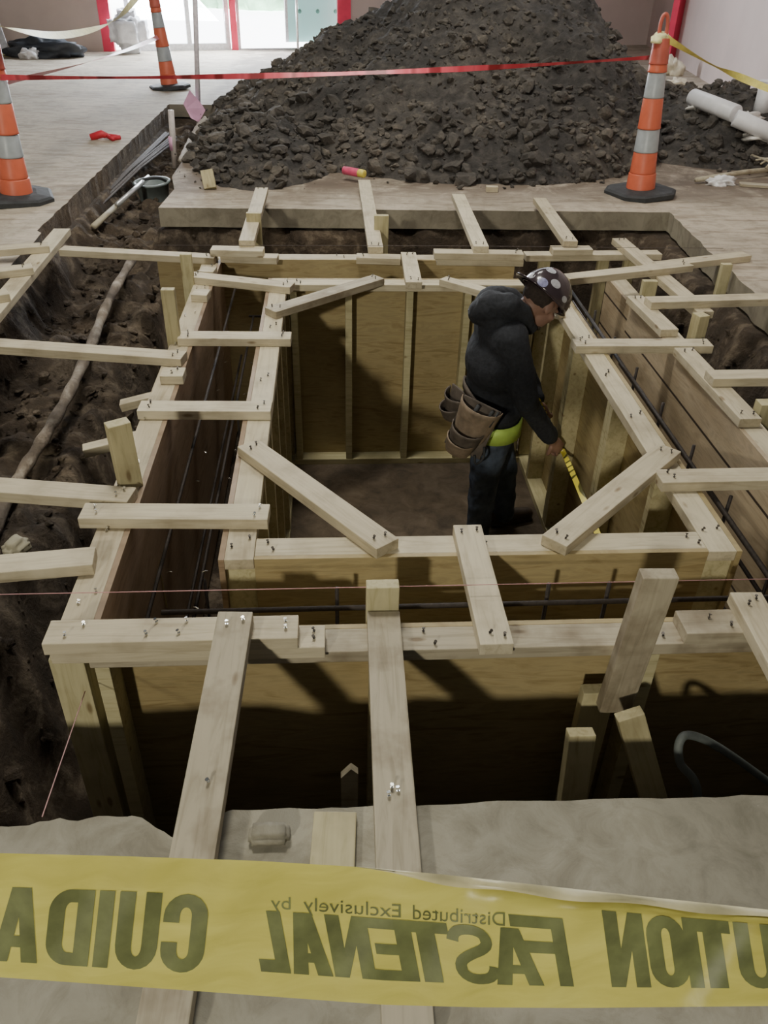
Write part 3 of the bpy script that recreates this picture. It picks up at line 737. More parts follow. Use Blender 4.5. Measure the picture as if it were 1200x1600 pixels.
nt.links.new(mp.outputs[0], wv.inputs['Vector']); r = ramp(nt, [(.40, (.62, .04, .07)), (.5, (.75, .10, .14)), (.56, (.30, .02, .03))]); nt.links.new(wv.outputs[0], r.inputs[0]); nt.links.new(r.outputs[0], b.inputs['Base Color']); b.inputs['Roughness'].default_value = .4
a = atY(-4, 121, LC[0].y-.05); bb = atY(1014, 90, RC[0].y-.04)
mids = [a.lerp(bb, t)+Vector((0, 0, -.04*4*t*(1-t))) for t in (0, .2, .4, .6, .8, 1)]
ribbon('red_tape', 'long red barrier tape stretched from the near left cone to the right cone', 'barrier tape', mids, .035, mr, twist=lambda t: 1.0*math.sin(t*9), group=None)
YT_ = simple('tape_pale_yellow', (.80, .76, .40), .4); YT2 = simple('tape_yellow_far', (.72, .64, .16), .4)
a = atY(12, 128, LC[0].y); bb = atY(247, 58, FC[0].y-.08)
ribbon('red_tape', 'red and white tape running from the near left cone back to the far cone', 'barrier tape', [a, a.lerp(bb, .35)+Vector((0, 0, -.03)), a.lerp(bb, .7)+Vector((0, 0, -.03)), bb], .05, simple('tape_redwhite', (.70, .28, .33), .4), twist=lambda t: .6+2*t)
ribbon('yellow_tape', 'pale yellow tape sagging across the top left corner', 'barrier tape', [atY(-60, 25, 5.6), atY(20, 46, 6.2), atY(90, 55, 7), atY(150, 44, 7.8), atY(190, 22, 8.4), atY(225, -20, 9)], .055, YT_, twist=lambda t: .4+2.2*math.sin(t*4), n=14)
ribbon('yellow_tape', 'yellow tape running right from the top of the right cone', 'barrier tape', [atY(1041, 60, RC[0].y-.03), atY(1110, 100, 6.3), atY(1165, 124, 6.1), atY(1290, 175, 5.8)], .045, YT2, twist=lambda t: 1.2*math.sin(t*5))
kn = crumple('tape_knot', 'loose yellow tape knot tied round the handle of the right cone', 'tape knot', atY(1033, 62, RC[0].y-.0)-Vector((0, 0, .02)), (.065, .06, .045), YT_, 4, .5, 3)
# strings
def string(label, pts, r=.0012, col=(.55, .28, .28), group='mason lines'):
    o = tube('string_line', pts, r, simple('string', col, .7), 5); tag(o, label, 'string', group)
string('pink string line stretched across the front gap', [at(-60, 930, .07), at(350, 922, .07), at(1280, 903, .07)], .0012)
string('pink string dropping into the front left pit', [at(136, 1075, .0), Vector((-.62, 1.075, .004))], .0012) if False else None
a = atY(133, 1080, 1.52); b = at(66, 1276, .004); string('pink string running from the corner post down to the front slab edge', [a, Vector((b.x, b.y, .004))], .0014, (.62, .36, .36))
string('dark string line stretched along the back form wall', [at(240, 383, .10), at(700, 384, .10), at(1130, 388, .10)], .0012, (.12, .1, .1))
string('dark string slanting down into the right gap', [atY(895, 470, 4.1), atY(935, 530, 3.75)], .003, (.1, .09, .09))

# ------------------------------------------------------------------ room
def quad_wall(name, a, b, z0, z1, mat, th=.12, label=None):
    a = Vector((*a, 0)); b = Vector((*b, 0)); L = (b-a).length; rz = math.atan2(b.y-a.y, b.x-a.x)
    me = box_mesh((L/2, th/2, (z0+z1)/2), (L, th, z1-z0), 0); o = link(name, me, mat, loc=(a.x, a.y, 0), rot=(0, 0, rz)); o['kind'] = 'structure'
    if label: o['label'] = label
    return o
def bw(x): return 16.75 + .30*(x+0.0)      # back wall line
def hit(u, v=60):                           # where the pixel column u meets the back wall line
    d = ray(u, v); t = 16.75/(d[1]-.30*d[0]); return d[0]*t
HW = 3.4
xa, xb, xc, xd, xe, xf = hit(176), hit(200), hit(360), hit(372), hit(448), hit(545)
bwp = lambda x: (x, bw(x))
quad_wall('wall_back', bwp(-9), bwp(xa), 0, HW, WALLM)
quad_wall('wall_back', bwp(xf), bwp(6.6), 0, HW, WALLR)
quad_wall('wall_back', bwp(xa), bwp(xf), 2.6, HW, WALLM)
# right wall, through two points at its foot
p1 = Vector((4.72, 8.6)); dr = (Vector((5.78, 15.35))-Vector((4.87, 9.8))).normalized()
rwp = lambda s: tuple(p1+dr*s)
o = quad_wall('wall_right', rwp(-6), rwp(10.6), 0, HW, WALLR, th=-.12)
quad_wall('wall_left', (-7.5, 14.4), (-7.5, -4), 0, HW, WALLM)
quad_wall('trim_1', (xa-.16, bw(xa)-.05), (xa+.02, bw(xa)-.05), 0, 2.8, REDTRIM, .1)
quad_wall('trim_2', (xc+.02, bw(xc)-.05), (xd, bw(xc)-.05), 0, 2.8, REDTRIM, .1)
quad_wall('trim_3', (hit(528), bw(xf)-.08), (hit(548), bw(xf)-.05), 0, 2.8, REDTRIM, .1)
# red columns on the right
d = ray(885, 8); x = d[0]*16.75/(d[1]-.3*d[0]); quad_wall('trim_4', (x-.2, bw(x)-.1), (x+.1, bw(x)-.1), 0, HW, REDTRIM, .1)
q = Vector(rwp(6.9)); quad_wall('trim_5', (q.x-.16, q.y-.05), (q.x+.04, q.y+.22), 0, HW, REDTRIM, .1)
# window with a white frame, glass and sill
frm = simple('window_frame_white', (.75, .75, .78), .4)
gl, nt, b = new_mat('window_glass'); b.inputs['Transmission Weight'].default_value = 1.0; b.inputs['Roughness'].default_value = .02; b.inputs['IOR'].default_value = 1.02; b.inputs['Base Color'].default_value = (.95, .98, 1, 1)
n_ = noise(nt, coord(nt, (1, 1, 1)), 2, 2); r = ramp(nt, [(0, (.94, .97, .99)), (1, (1, 1, 1))]); nt.links.new(n_.outputs[0], r.inputs[0]); nt.links.new(r.outputs[0], b.inputs['Base Color'])
def window(name, x0, x1, z0, z1, mull, label):
    rz = math.atan(.30); L = (x1-x0)/math.cos(rz); w = empty(name, (x0, bw(x0), 0), rz); w['kind'] = 'structure'; w['label'] = label
    bm = bmesh.new()
    add_box(bm, (L/2, .03, z0+.05), (L, .10, .10)); add_box(bm, (L/2, .03, z1-.04), (L, .08, .08))
    for xx in [.04]+mull+[L-.04]: add_box(bm, (xx, .03, (z0+z1)/2), (.07, .08, z1-z0-.01))
    link('window_frame', bm_mesh(bm), frm, w)
    link('glass', box_mesh((L/2, .05, (z0+z1)/2), (L-.1, .008, z1-z0-.1), 0), gl, w)
window('window_1', xb, xc, .0, 2.6, [1.0], 'bright white-framed window at the back left')
# open doorway with a teal sheathing board beyond
teal = simple('teal_board_glow', (.36, .62, .58), .5, 0, .06, 3, emit=(.42, .80, .78, .55))  # added emission makes the board look daylit; it is no lamp
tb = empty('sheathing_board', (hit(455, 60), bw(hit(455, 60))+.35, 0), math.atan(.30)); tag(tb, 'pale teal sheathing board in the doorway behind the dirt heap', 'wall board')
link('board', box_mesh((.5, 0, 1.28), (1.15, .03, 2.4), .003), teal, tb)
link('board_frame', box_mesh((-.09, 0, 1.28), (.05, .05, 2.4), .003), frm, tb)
tmk = simple('teal_mark', (.16, .42, .36), .6)
for i in range(3):
    for j in range(3): tube('stamped_mark', [(.15+.33*i, -.017, .55+.55*j), (.15+.33*i, -.020, .55+.55*j)], .035, tmk, 12, tb)
# door frame posts of the doorway
quad_wall('door_1', (hit(372), bw(hit(372))-.0), (hit(376), bw(hit(376))), 0, 2.6, frm, .08, 'white jamb of the open doorway')
tube('trim_6', [(hit(466)+.0, bw(hit(466))-.3, .0), (hit(466), bw(hit(466))-.3, 2.6)], .02, frm, 8)['kind'] = 'structure'
# self-glowing ground and daylight outside
glow_g = simple('glowing_ground', (.85, .85, .85), .9, emit=(.95, .97, 1, 9.0))  # emission stands in for daylight falling on the ground
o = link('ground', box_mesh((0, 12.0, -.045), (60, 24, .1), 0), glow_g, loc=(0, 16.98, 0), rot=(0, 0, math.atan(.30))); o['kind'] = 'structure'; o['label'] = 'ground outside the building, glowing in place of sunlight'
m_, nt, b = new_mat('daylight'); em = nt.nodes.new('ShaderNodeEmission'); n_ = noise(nt, coord(nt, (1, 1, 1)), .3, 2); r = ramp(nt, [(.2, (.9, .95, 1)), (.8, (1, 1, 1))]); nt.links.new(n_.outputs[0], r.inputs[0]); nt.links.new(r.outputs[0], em.inputs[0]); em.inputs[1].default_value = 12.0
nt.links.new(em.outputs[0], nt.nodes['Material Output'].inputs[0])
o = link('sky', box_mesh((-1, 32, 4), (40, .1, 9), 0), m_); o['kind'] = 'structure'; o['label'] = 'overexposed daylight outside'
GREEN = simple('foliage_green_glow', (.30, .52, .33), .9, 0, .4, 4, emit=(.4, .7, .45, .8))  # leaves glow slightly to stand in for outdoor light on them
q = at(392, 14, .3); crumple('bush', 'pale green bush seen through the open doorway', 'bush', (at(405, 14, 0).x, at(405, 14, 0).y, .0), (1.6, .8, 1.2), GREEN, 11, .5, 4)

# things by the left back wall
wb = at(207, 82, 0); wrap = simple('shrink_wrap', (.74, .75, .80), .3, 0, .15, 9, .6)
w = chunk('wrapped_pallet', 'pallet of boxes wrapped in white film by the back left window', 'pallet', (wb.x, wb.y-.1, .31), (.58, .5, .6), wrap, 9, .1)
a = at(42, 78, 0); tp = atY(-8, -40, a.y+.3); o = board('metal_strip', 'pale board leaning against the back left wall', 'board', (a.x, a.y-1.0, .03), (tp.x, tp.y-.75, tp.z), .12, .05, wdir=(1, 0, 0), mat=simple('galv', (.55, .55, .58), .4, .3))
TARP = simple('dark_tarp', (.03, .035, .045), .6, 0, .4, 9)
p = at(66, 87, 0); crumple('tarp', 'crumpled dark tarp on the floor by the back left wall', 'tarp', (p.x, p.y-.2, 0), (.55, .25, .16), TARP, 3, .5)
p = at(54, 90, 0); crumple('plastic_bag', 'small white plastic bag before the dark tarp', 'bag', (p.x, p.y-.15, 0), (.13, .1, .09), WHITEP, 7, .5)
p = at(108, 86, 0); chunk('cardboard_box', 'small pale box beside the dark tarp', 'box', (p.x, p.y, .08), (.26, .2, .16), simple('pale_card', (.60, .58, .55), .8), 4, .3)
p = at(15, 88, 0); chunk('lumber_stack', 'short stack of yellow lumber at the left edge by the back wall', 'lumber', (p.x, p.y, .05), (.6, .25, .10), W_YEL, 4, .1)

# white trash heap at the right
def roll(label, a, b, r, mat, group='rolls on the trash heap'):
    a = Vector(a); b = Vector(b); d = (b-a).normalized()
    o = tube('plastic_roll', [a, a+d*.004, b-d*.004, b], [r*.93, r, r, r*.93], mat, 18); tag(o, label, 'roll', group)
    return o
def on_pile(u, v, off=0.0):
    z = .2
    for _ in range(25):
        q = at(u, v, z); z += .5*(max(0.0, float(pile_z(np.array(q.x), np.array(q.y))))+off-z)
    return at(u, v, z)
a = on_pile(1082, 152, .12); b = on_pile(1150, 178, .12); roll('white roll of sheeting lying behind the right cone', a, b, .075, WHITEP)
a = on_pile(1148, 184, .12); b = on_pile(1195, 204, .12); roll('second white roll of sheeting near the right edge', a, a+(b-a)*1.6, .07, WHITEP)
for k, (u, v, s, lab) in enumerate(((1048, 118, (.13, .10, .17), 'cream crumpled bag right behind the right cone'), (1050, 142, (.17, .13, .10), 'cream crumpled paper beside the right cone'), (1075, 152, (.15, .09, .04), 'crumpled white sheet at the left of the trash heap'),
        (1100, 172, (.15, .10, .05), 'crumpled white sheet on the dirt mound'), (1160, 192, (.14, .12, .05), 'torn white sheet near the second roll'), (1183, 218, (.2, .16, .08), 'white torn paper heap at the right edge'))):
    p = on_pile(u, v, .0)
    crumple('plastic_sheet', lab, 'plastic sheet', (p.x, p.y, p.z), s, simple('sheet_white', (.74, .72, .68) if k > 1 else (.70, .64, .50), .5, 0, .15, 12), 21+k, .6, 4, group='white trash on the heap')
p = on_pile(1188, 176, .0); o = tube('white_bucket', [(p.x, p.y, p.z-.02), (p.x, p.y, p.z+.25)], .07, WHITEP, 20); tag(o, 'white cylindrical container at the right edge on the trash', 'container')
tube('lid', [(0, 0, 0), (0, 0, .015)], .075, WHITEP, 20, o).location = (p.x, p.y, p.z+.25)
a = at(1088, 277, .05); b = at(1230, 262, .05); a.z = .03; b.z = .05
o = tube('wooden_pole', [a, a.lerp(b, .5)+Vector((0, 0, .01)), b], [.018, .02, .021], W_WORN, 10); tag(o, 'weathered wooden pole lying on the slab right of the cone', 'pole')
a = at(1155, 290, .0); b = at(1240, 296, .0); o = board('wooden_board', 'flat grey board on the right slab under the wooden pole', 'board', (a.x, a.y, .012), (b.x, b.y, .012), .09, .02, mat=W_WORN)
p = at(1126, 289, 0); crumple('plastic_bag', 'small clear plastic bag on the slab below the wooden pole', 'bag', (p.x, p.y, 0), (.09, .055, .04), WHITEP, 13, .5)
for k in range(5):
    a = at(1165+k*8, 238+k*6, .1); b = at(1225, 262-k*9, .12); o = tube('stick', [a, b], .008, W_WORN, 6); tag(o, 'thin twig-like stick in the tangle at the right edge', 'stick', 'tangle of sticks at the right edge')

# ------------------------------------------------------------------ caution tape in front
def lerp_tab(tab, u):
    for (u0, v0), (u1, v1) in zip(tab, tab[1:]):
        if u <= u1 or (u1, v1) == tab[-1]:
            t = (u-u0)/(u1-u0); return v0+(v1-v0)*t
TOP = [(-1500, 1345), (-500, 1338), (-100, 1334), (0, 1333), (200, 1338), (400, 1345), (550, 1354), (700, 1368), (900, 1390), (1050, 1406), (1200, 1422), (1700, 1460), (2700, 1480)]
BOT = [(-1500, 1480), (-500, 1490), (-100, 1519), (0, 1527), (300, 1548), (450, 1559), (600, 1570), (750, 1574), (900, 1575), (1200, 1572), (1700, 1575), (2700, 1590)]
def tp_(u, t, off=0.0):
    v = lerp_tab(TOP, u)*(1-t)+lerp_tab(BOT, u)*t
    dep = .47 + .00004*(u-600) + .028*(t-.5)*(1 if u < 900 else 1-(u-900)/600) + .004*math.sin(u*.012+t*2.5) + .003*math.sin(u*.045+t*5) + .012*max(0, .12-t)/.12*sst(550, 1000, u)
    return Vector(np.array([0, 0, H])+ray(u, v)*(dep-off))
us = list(range(-1500, 2701, 10)); ts = [k/16 for k in range(17)]
co = [tp_(u, t) for t in ts for u in us]
tm, nt, b = new_mat('caution_film')
mp = coord(nt, (6, 30, 30), rnd=False); n1 = noise(nt, mp, 2, 4, .5); r = ramp(nt, [(.3, (.52, .465, .10)), (.7, (.66, .60, .15))]); nt.links.new(n1.outputs[0], r.inputs[0])
nt.links.new(r.outputs[0], b.inputs['Base Color']); b.inputs['Roughness'].default_value = .38
tr = nt.nodes.new('ShaderNodeBsdfTranslucent'); nt.links.new(r.outputs[0], tr.inputs[0]); ms = nt.nodes.new('ShaderNodeMixShader'); ms.inputs[0].default_value = .35
nt.links.new(b.outputs[0], ms.inputs[1]); nt.links.new(tr.outputs[0], ms.inputs[2]); nt.links.new(ms.outputs[0], nt.nodes['Material Output'].inputs[0])
bump(nt, b, n1.outputs[0], .2, .003)
tape = link('caution_tape', np_mesh(np.array([v[:] for v in co]), quads_of(len(us), len(ts)), True), tm)
tag(tape, 'wide yellow caution tape across the foreground with dark mirrored lettering', 'caution tape')
INK = simple('olive_ink', (.155, .175, .065), .5, 0, .25, 60)
def glyph(ch):
    c = bpy.data.curves.new('t', 'FONT'); c.body = ch; c.offset = .0; c.resolution_u = 4; c.size = 1
    o = bpy.data.objects.new('t', c); C.objects.link(o); bpy.context.view_layer.update()
    me = bpy.data.meshes.new_from_object(o.evaluated_get(bpy.context.evaluated_depsgraph_get())); bpy.data.objects.remove(o)
    bm = bmesh.new(); bm.from_mesh(me); bmesh.ops.triangulate(bm, faces=bm.faces)
    bmesh.ops.subdivide_edges(bm, edges=[e for e in bm.edges if e.calc_length() > .25], cuts=2); bmesh.ops.triangulate(bm, faces=bm.faces); return bm
def blockglyph(ch, b=.30):
    """heavy condensed letter as polygons in the unit square (x 0..1, y 0..1)"""
    def arc(cx, cy, rx, ry, a0, a1, n=10): return [(cx+rx*math.cos(math.radians(a0+(a1-a0)*k/n)), cy+ry*math.sin(math.radians(a0+(a1-a0)*k/n))) for k in range(n+1)]
    def strip(o, i): return [[o[k], o[k+1], i[k+1], i[k]] for k in range(len(o)-1)]
    v = .17; Q = lambda x0, y0, x1, y1: [(x0, y0), (x1, y0), (x1, y1), (x0, y1)]
    if ch == 'I': return [Q(0, 0, 1, 1)]
    if ch == 'L': return [Q(0, 0, b*1.1, 1), Q(b*1.1, 0, 1, v*1.2)]
    if ch == 'T': return [Q(0, 1-v*1.1, 1, 1), Q(.5-b*.62, 0, .5+b*.62, 1-v*1.1)]
    if ch == 'E': return [Q(0, 0, b*1.1, 1), Q(b*1.1, 0, 1, v), Q(b*1.1, 1-v, 1, 1), Q(b*1.1, .42, .9, .42+v)]
    if ch == 'F': return [Q(0, 0, b*.9, 1), Q(b*.9, 1-v, 1, 1), Q(b*.9, .47, .85, .47+v)]
    if ch == 'N': return [Q(0, 0, b*.95, 1), Q(1-b*.95, 0, 1, 1), [(b*.2, 1), (b*.95, 1), (1-b*.2, 0), (1-b*.95, 0)]]
    if ch == 'A': return [[(0, 0), (b, 0), (.5+b*.28, 1), (.5-b*.6, 1)], [(1-b, 0), (1, 0), (.5+b*.6, 1), (.5-b*.28, 1)], Q(.22, .2, .78, .2+v*.9)]
    if ch == 'U': return [Q(0, .3, b, 1), Q(1-b, .3, 1, 1)] + strip(arc(.5, .3, .5, .3, 180, 360), arc(.5, .3, .5-b, .3-v, 180, 360))
    if ch == 'D': return [Q(0, 0, b, 1), Q(b, 0, .5, v), Q(b, 1-v, .5, 1), Q(1-b, .3, 1, .7)] + strip(arc(.5, .3, .5, .3, 270, 360), arc(.5, .3, .5-b, .3-v, 270, 360)) + strip(arc(.5, .7, .5, .3, 0, 90), arc(.5, .7, .5-b, .3-v, 0, 90))
    if ch == 'O': return [Q(0, .28, b, .72), Q(1-b, .28, 1, .72)] + strip(arc(.5, .28, .5, .28, 180, 360), arc(.5, .28, .5-b, .28-v, 180, 360)) + strip(arc(.5, .72, .5, .28, 0, 180), arc(.5, .72, .5-b, .28-v, 0, 180))
    if ch == 'C': return [Q(0, .28, b, .72), Q(1-b, .28, 1, .38), Q(1-b, .63, 1, .72)] + strip(arc(.5, .28, .5, .28, 180, 360), arc(.5, .28, .5-b, .28-v, 180, 360)) + strip(arc(.5, .72, .5, .28, 0, 180), arc(.5, .72, .5-b, .28-v, 0, 180))
    if ch == 'S':
        ce = [(.93, .72), (.90, .80), (.80, .88), (.62, .915), (.42, .91), (.25, .86), (.17, .76), (.19, .66), (.32, .58), (.5, .52), (.68, .45), (.81, .37), (.84, .26), (.78, .16), (.62, .095), (.42, .085), (.22, .12), (.1, .22), (.07, .30)]
        ce = [(p.x, p.y) for p in smooth_path([(x, y, 0) for x, y in ce], 2)]; out = []
        L_, R_ = [], []
        for k, (x, y) in enumerate(ce):
            x0, y0 = ce[max(k-1, 0)]; x1, y1 = ce[min(k+1, len(ce)-1)]; dx, dy = x1-x0, y1-y0; l = math.hypot(dx, dy) or 1
            L_.append((x-dy/l*.135, y+dx/l*.085)); R_.append((x+dy/l*.135, y-dx/l*.085))
        return strip(L_, R_)
def letters(name, items, shear, t0, t1, b=.34):
    vs = []; fs = []
    for it in items:
        ch, u0, u1 = it[:3]; a0, a1 = (it[3], it[4]) if len(it) > 3 else (t0, t1)      # u0 = left px, u1 = right px; glyph is mirrored
        bb = min(.42, b*(70/max(30, (u1-u0))))
        for poly in blockglyph(ch, bb):
            n = 6; P = [Vector((x, y, 0)) for x, y in poly]
            for i in range(n+1):
                for j in range(n+1):
                    s, t = i/n, j/n; q = (P[0]*(1-s)+P[1]*s)*(1-t)+(P[3]*(1-s)+P[2]*s)*t
                    vs.append(tp_(u1-q.x*(u1-u0)+shear*(1-q.y)-shear*.5, a1-(a1-a0)*q.y, .0006))
            o_ = len(vs)-(n+1)**2
            for i in range(n):
                for j in range(n): fs.append((o_+i*(n+1)+j, o_+(i+1)*(n+1)+j, o_+(i+1)*(n+1)+j+1, o_+i*(n+1)+j+1))
    return link(name, mesh_from(vs, fs, smooth=True), INK, tape)
letters('lettering', [('C', 253, 322), ('U', 182, 248), ('I', 150, 174), ('D', 74, 143), ('A', -8, 64), ('D', -90, -18), ('O', -168, -98)], -13, .27, .87, .36)
letters('lettering', [('F', 803, 888, .255, .82), ('A', 768, 842), ('S', 706, 775), ('T', 634, 706), ('E', 580, 648), ('N', 515, 580), ('A', 450, 512), ('L', 399, 446)], 18, .365, .82, .34)
letters('lettering', [('N', 948, 1010), ('O', 1013, 1074), ('I', 1072, 1094), ('T', 1088, 1146), ('U', 1152, 1218), ('A', 1218, 1284), ('C', 1290, 1352)], 16, .155, .82)
def small_text(txt, u0, u1, t0, t1):
    bm = glyph(txt); xs_ = [v.co.x for v in bm.verts]; x0, x1 = min(xs_), max(xs_)
    for v in bm.verts:
        fx = (v.co.x-x0)/(x1-x0); fy = (v.co.y+.02)/.74; v.co = tp_(u1-fx*(u1-u0), t1-(t1-t0)*fy, .0006)
    link('lettering', bm_mesh(bm, True), INK, tape)
vs = []; fs = []; cu = list(range(560, 2700, 12))
for u in cu:
    wd_ = .085*float(sst(540, 760, u))*(1+.18*math.sin(u*.03)); vs += [tp_(u, -.004, .0012), tp_(u, wd_*.5, .0035), tp_(u, wd_, .0012)]
for k in range(len(cu)-1): fs += [(3*k, 3*k+1, 3*k+4, 3*k+3), (3*k+1, 3*k+2, 3*k+5, 3*k+4)]
link('folded_edge', mesh_from(vs, fs, smooth=True), simple('tape_fold', (.66, .60, .36), .4, 0, .15, 40), tape)  # pale tone of the fold paints in the highlight along the tape edge
small_text('Distributed', 645, 789, .24, .355); small_text('Exclusively', 474, 626, .245, .35); small_text('by', 423, 454, .25, .35)

# ------------------------------------------------------------------ the worker
SKIN = simple('skin', (.27, .155, .115), .55, 0, .1, 20)
HOOD = simple('hoodie_black', (.018, .020, .026), .9, 0, .35, 60, .3)
JEAN = simple('jeans_blue', (.060, .078, .115), .85, 0, .5, 14, .4)
BOOT = simple('boot_dark', (.05, .035, .025), .6, 0, .3, 20)
HAT = simple('hat_dark', (.045, .032, .036), .18, 0, .2, 8)
STICK = simple('sticker_white', (.40, .40, .43), .35, 0, .2, 60)
HIVIS = simple('hivis_belt', (.42, .60, .12), .5, 0, .1, 20)
LEATH = simple('leather_tan', (.22, .165, .115), .75, 0, .3, 25, .3)
LEATHD = simple('leather_dark', (.10, .08, .065), .8, 0, .3, 25, .3)
def capsule(bm, a, b, ra, rb, n=14):
    a = Vector(a); b = Vector(b); d = b-a; L = d.length
    if L < 1e-5: d = Vector((0, 0, 1))
    d.normalize(); pts = []; rr = []
    for k in range(5): t = math.pi/2*(1-k/4); pts.append(a-d*ra*math.sin(t)); rr.append(max(ra*math.cos(t), .0008))
    for k in range(5): t = math.pi/2*k/4; pts.append(b+d*rb*math.sin(t)); rr.append(max(rb*math.cos(t), .0008))
    tube_bm(bm, pts, rr, n)
def ellip(bm, c, axes, r, sub=3):
    res = bmesh.ops.create_icosphere(bm, subdivisions=sub, radius=1.0); X_, Y_, Z_ = [Vector(a).normalized() for a in axes]
    for v in res['verts']: v.co = Vector(c)+X_*v.co.x*r[0]+Y_*v.co.y*r[1]+Z_*v.co.z*r[2]
def remesh(name, bm, mat, parent, vox=.009, sm=3, disp=0, dscale=.05, solid=0):
    bmesh.ops.recalc_face_normals(bm, faces=bm.faces); o = link(name, bm_mesh(bm), None)
    r = o.modifiers.new('r', 'REMESH'); r.mode = 'VOXEL'; r.voxel_size = vox; r.use_smooth_shade = True
    s = o.modifiers.new('s', 'SMOOTH'); s.iterations = sm; s.factor = .6
    if disp:
        tx = bpy.data.textures.new('wr', 'CLOUDS'); tx.noise_scale = dscale; tx.noise_depth = 2
        d = o.modifiers.new('d', 'DISPLACE'); d.texture = tx; d.strength = disp; d.mid_level = .5
    bpy.context.view_layer.update()
    me = bpy.data.meshes.new_from_object(o.evaluated_get(bpy.context.evaluated_depsgraph_get())); bpy.data.objects.remove(o)
    me.polygons.foreach_set('use_smooth', [True]*len(me.polygons)); return link(name, me, mat, parent)
root = empty('person', (.84, 3.62, ZB+.01)); tag(root, 'worker in black hoodie, jeans and stickered hard hat, head bowed, holding a measuring tape', 'person')
off = Vector(root.location)
Z = lambda u, v, y: atY(u, v, y)-off
Yc = 3.63
pel = Z(768, 655, Yc); wai = Z(770, 610, Yc); che = Z(776, 560, Yc); uch = Z(783, 515, Yc+.01); nb = Z(800, 497, Yc+.01)
hd = Z(845, 472, Yc+.01)
shR = Z(800, 530, Yc-.15); shL = Z(792, 512, Yc+.19)
elR = Z(822, 628, Yc-.17); wrR = Z(862, 688, Yc-.08)
elL = Z(828, 610, Yc+.22); wrL = Z(838, 628, Yc+.06)
hiR = pel+Vector((-.01, -.09, -.06)); hiL = pel+Vector((.02, .10, -.06))
knR = Z(757, 742, Yc-.10); knL = Z(786, 735, Yc+.10)
anR = Vector((Z(748, 812, Yc-.10).x, Yc-.10-off.y, .10)); anL = Vector((Z(786, 800, Yc+.11).x, Yc+.12-off.y, .10))
ff = Vector((.66, .30, -.69)).normalized(); sd = Vector((.42, -.9, .0)); sd = (sd-ff*sd.dot(ff)).normalized(); uu = sd.cross(ff).normalized()
if uu.z < 0: uu = -uu
bm = bmesh.new()
# legs, pelvis, trunk
for (h_, k_, a_) in ((hiR, knR, anR), (hiL, knL, anL)):
    capsule(bm, h_, k_, .078, .055); capsule(bm, k_, a_, .052, .036)
ellip(bm, pel, ((1, 0, 0), (0, 1, 0), (0, 0, 1)), (.11, .16, .10)); capsule(bm, pel, che, .11, .115); ellip(bm, uch, ((1, 0, 0), (0, 1, 0), (0, 0, 1)), (.10, .18, .10)); ellip(bm, che, ((1, 0, 0), (0, 1, 0), (0, 0, 1)), (.12, .165, .14))
for s_, e_, w_ in ((shR, elR, wrR), (shL, elL, wrL)):
    capsule(bm, uch.lerp(s_, .5), s_, .06, .055); capsule(bm, s_, e_, .05, .040); capsule(bm, e_, w_, .038, .026)
capsule(bm, nb, hd-uu*.04-ff*.03, .058, .052)
# head
ellip(bm, hd+uu*.02-ff*.01, (ff, sd, uu), (.098, .076, .098)); ellip(bm, hd+ff*.035-uu*.045, (ff, sd, uu), (.062, .058, .065)); ellip(bm, hd+ff*.062-uu*.095, (ff, sd, uu), (.028, .030, .020))
capsule(bm, hd+ff*.088+uu*.005, hd+ff*.113-uu*.032, .008, .013, 10); ellip(bm, hd+ff*.084+uu*.018, (ff, sd, uu), (.015, .05, .012)); ellip(bm, hd+ff*.088-uu*.058, (ff, sd, uu), (.012, .022, .006)); ellip(bm, hd+ff*.085-uu*.070, (ff, sd, uu), (.012, .019, .006))
for s in (1, -1):
    ellip(bm, hd+sd*s*.078-ff*.005-uu*.01, (ff, sd, uu), (.020, .010, .032)); ellip(bm, hd+sd*s*.045+ff*.062-uu*.025, (ff, sd, uu), (.022, .022, .02))
# hands
def hand(bm, w, dir_, palm_n, s=1.0):
    d = Vector(dir_).normalized(); n = Vector(palm_n); n = (n-d*n.dot(d)).normalized(); sdv = d.cross(n)
    ellip(bm, w+d*.05, (d, sdv, n), (.052, .040, .018))
    for k, (o_, L) in enumerate(((-.030, .060), (-.010, .070), (.011, .066), (.030, .052))):
        p0 = w+d*.085+sdv*o_; p1 = p0+(d*.8+n*.6).normalized()*L*.5; p2 = p1+(d*.1+n*1.0).normalized()*L*.4; p3 = p2+(-d*.6+n*.5).normalized()*L*.3
        capsule(bm, p0, p1, .0095, .009, 8); capsule(bm, p1, p2, .009, .0085, 8); capsule(bm, p2, p3, .0085, .007, 8)
    p0 = w+d*.025-sdv*.032; p1 = p0+(d*.6-sdv*.5+n*.5).normalized()*.045; p2 = p1+(d*.7+n*.6+sdv*.4).normalized()*.035
    capsule(bm, p0, p1, .014, .011, 8); capsule(bm, p1, p2, .011, .009, 8)
hR_dir = (Z(885, 712, Yc-.04)-wrR).normalized()
hand(bm, wrR, hR_dir, (-.3, .8, -.4)); hand(bm, wrL, (.5, -.3, -.8), (.2, .9, 0))
body = remesh('body', bm, SKIN, root, .0065, 2)
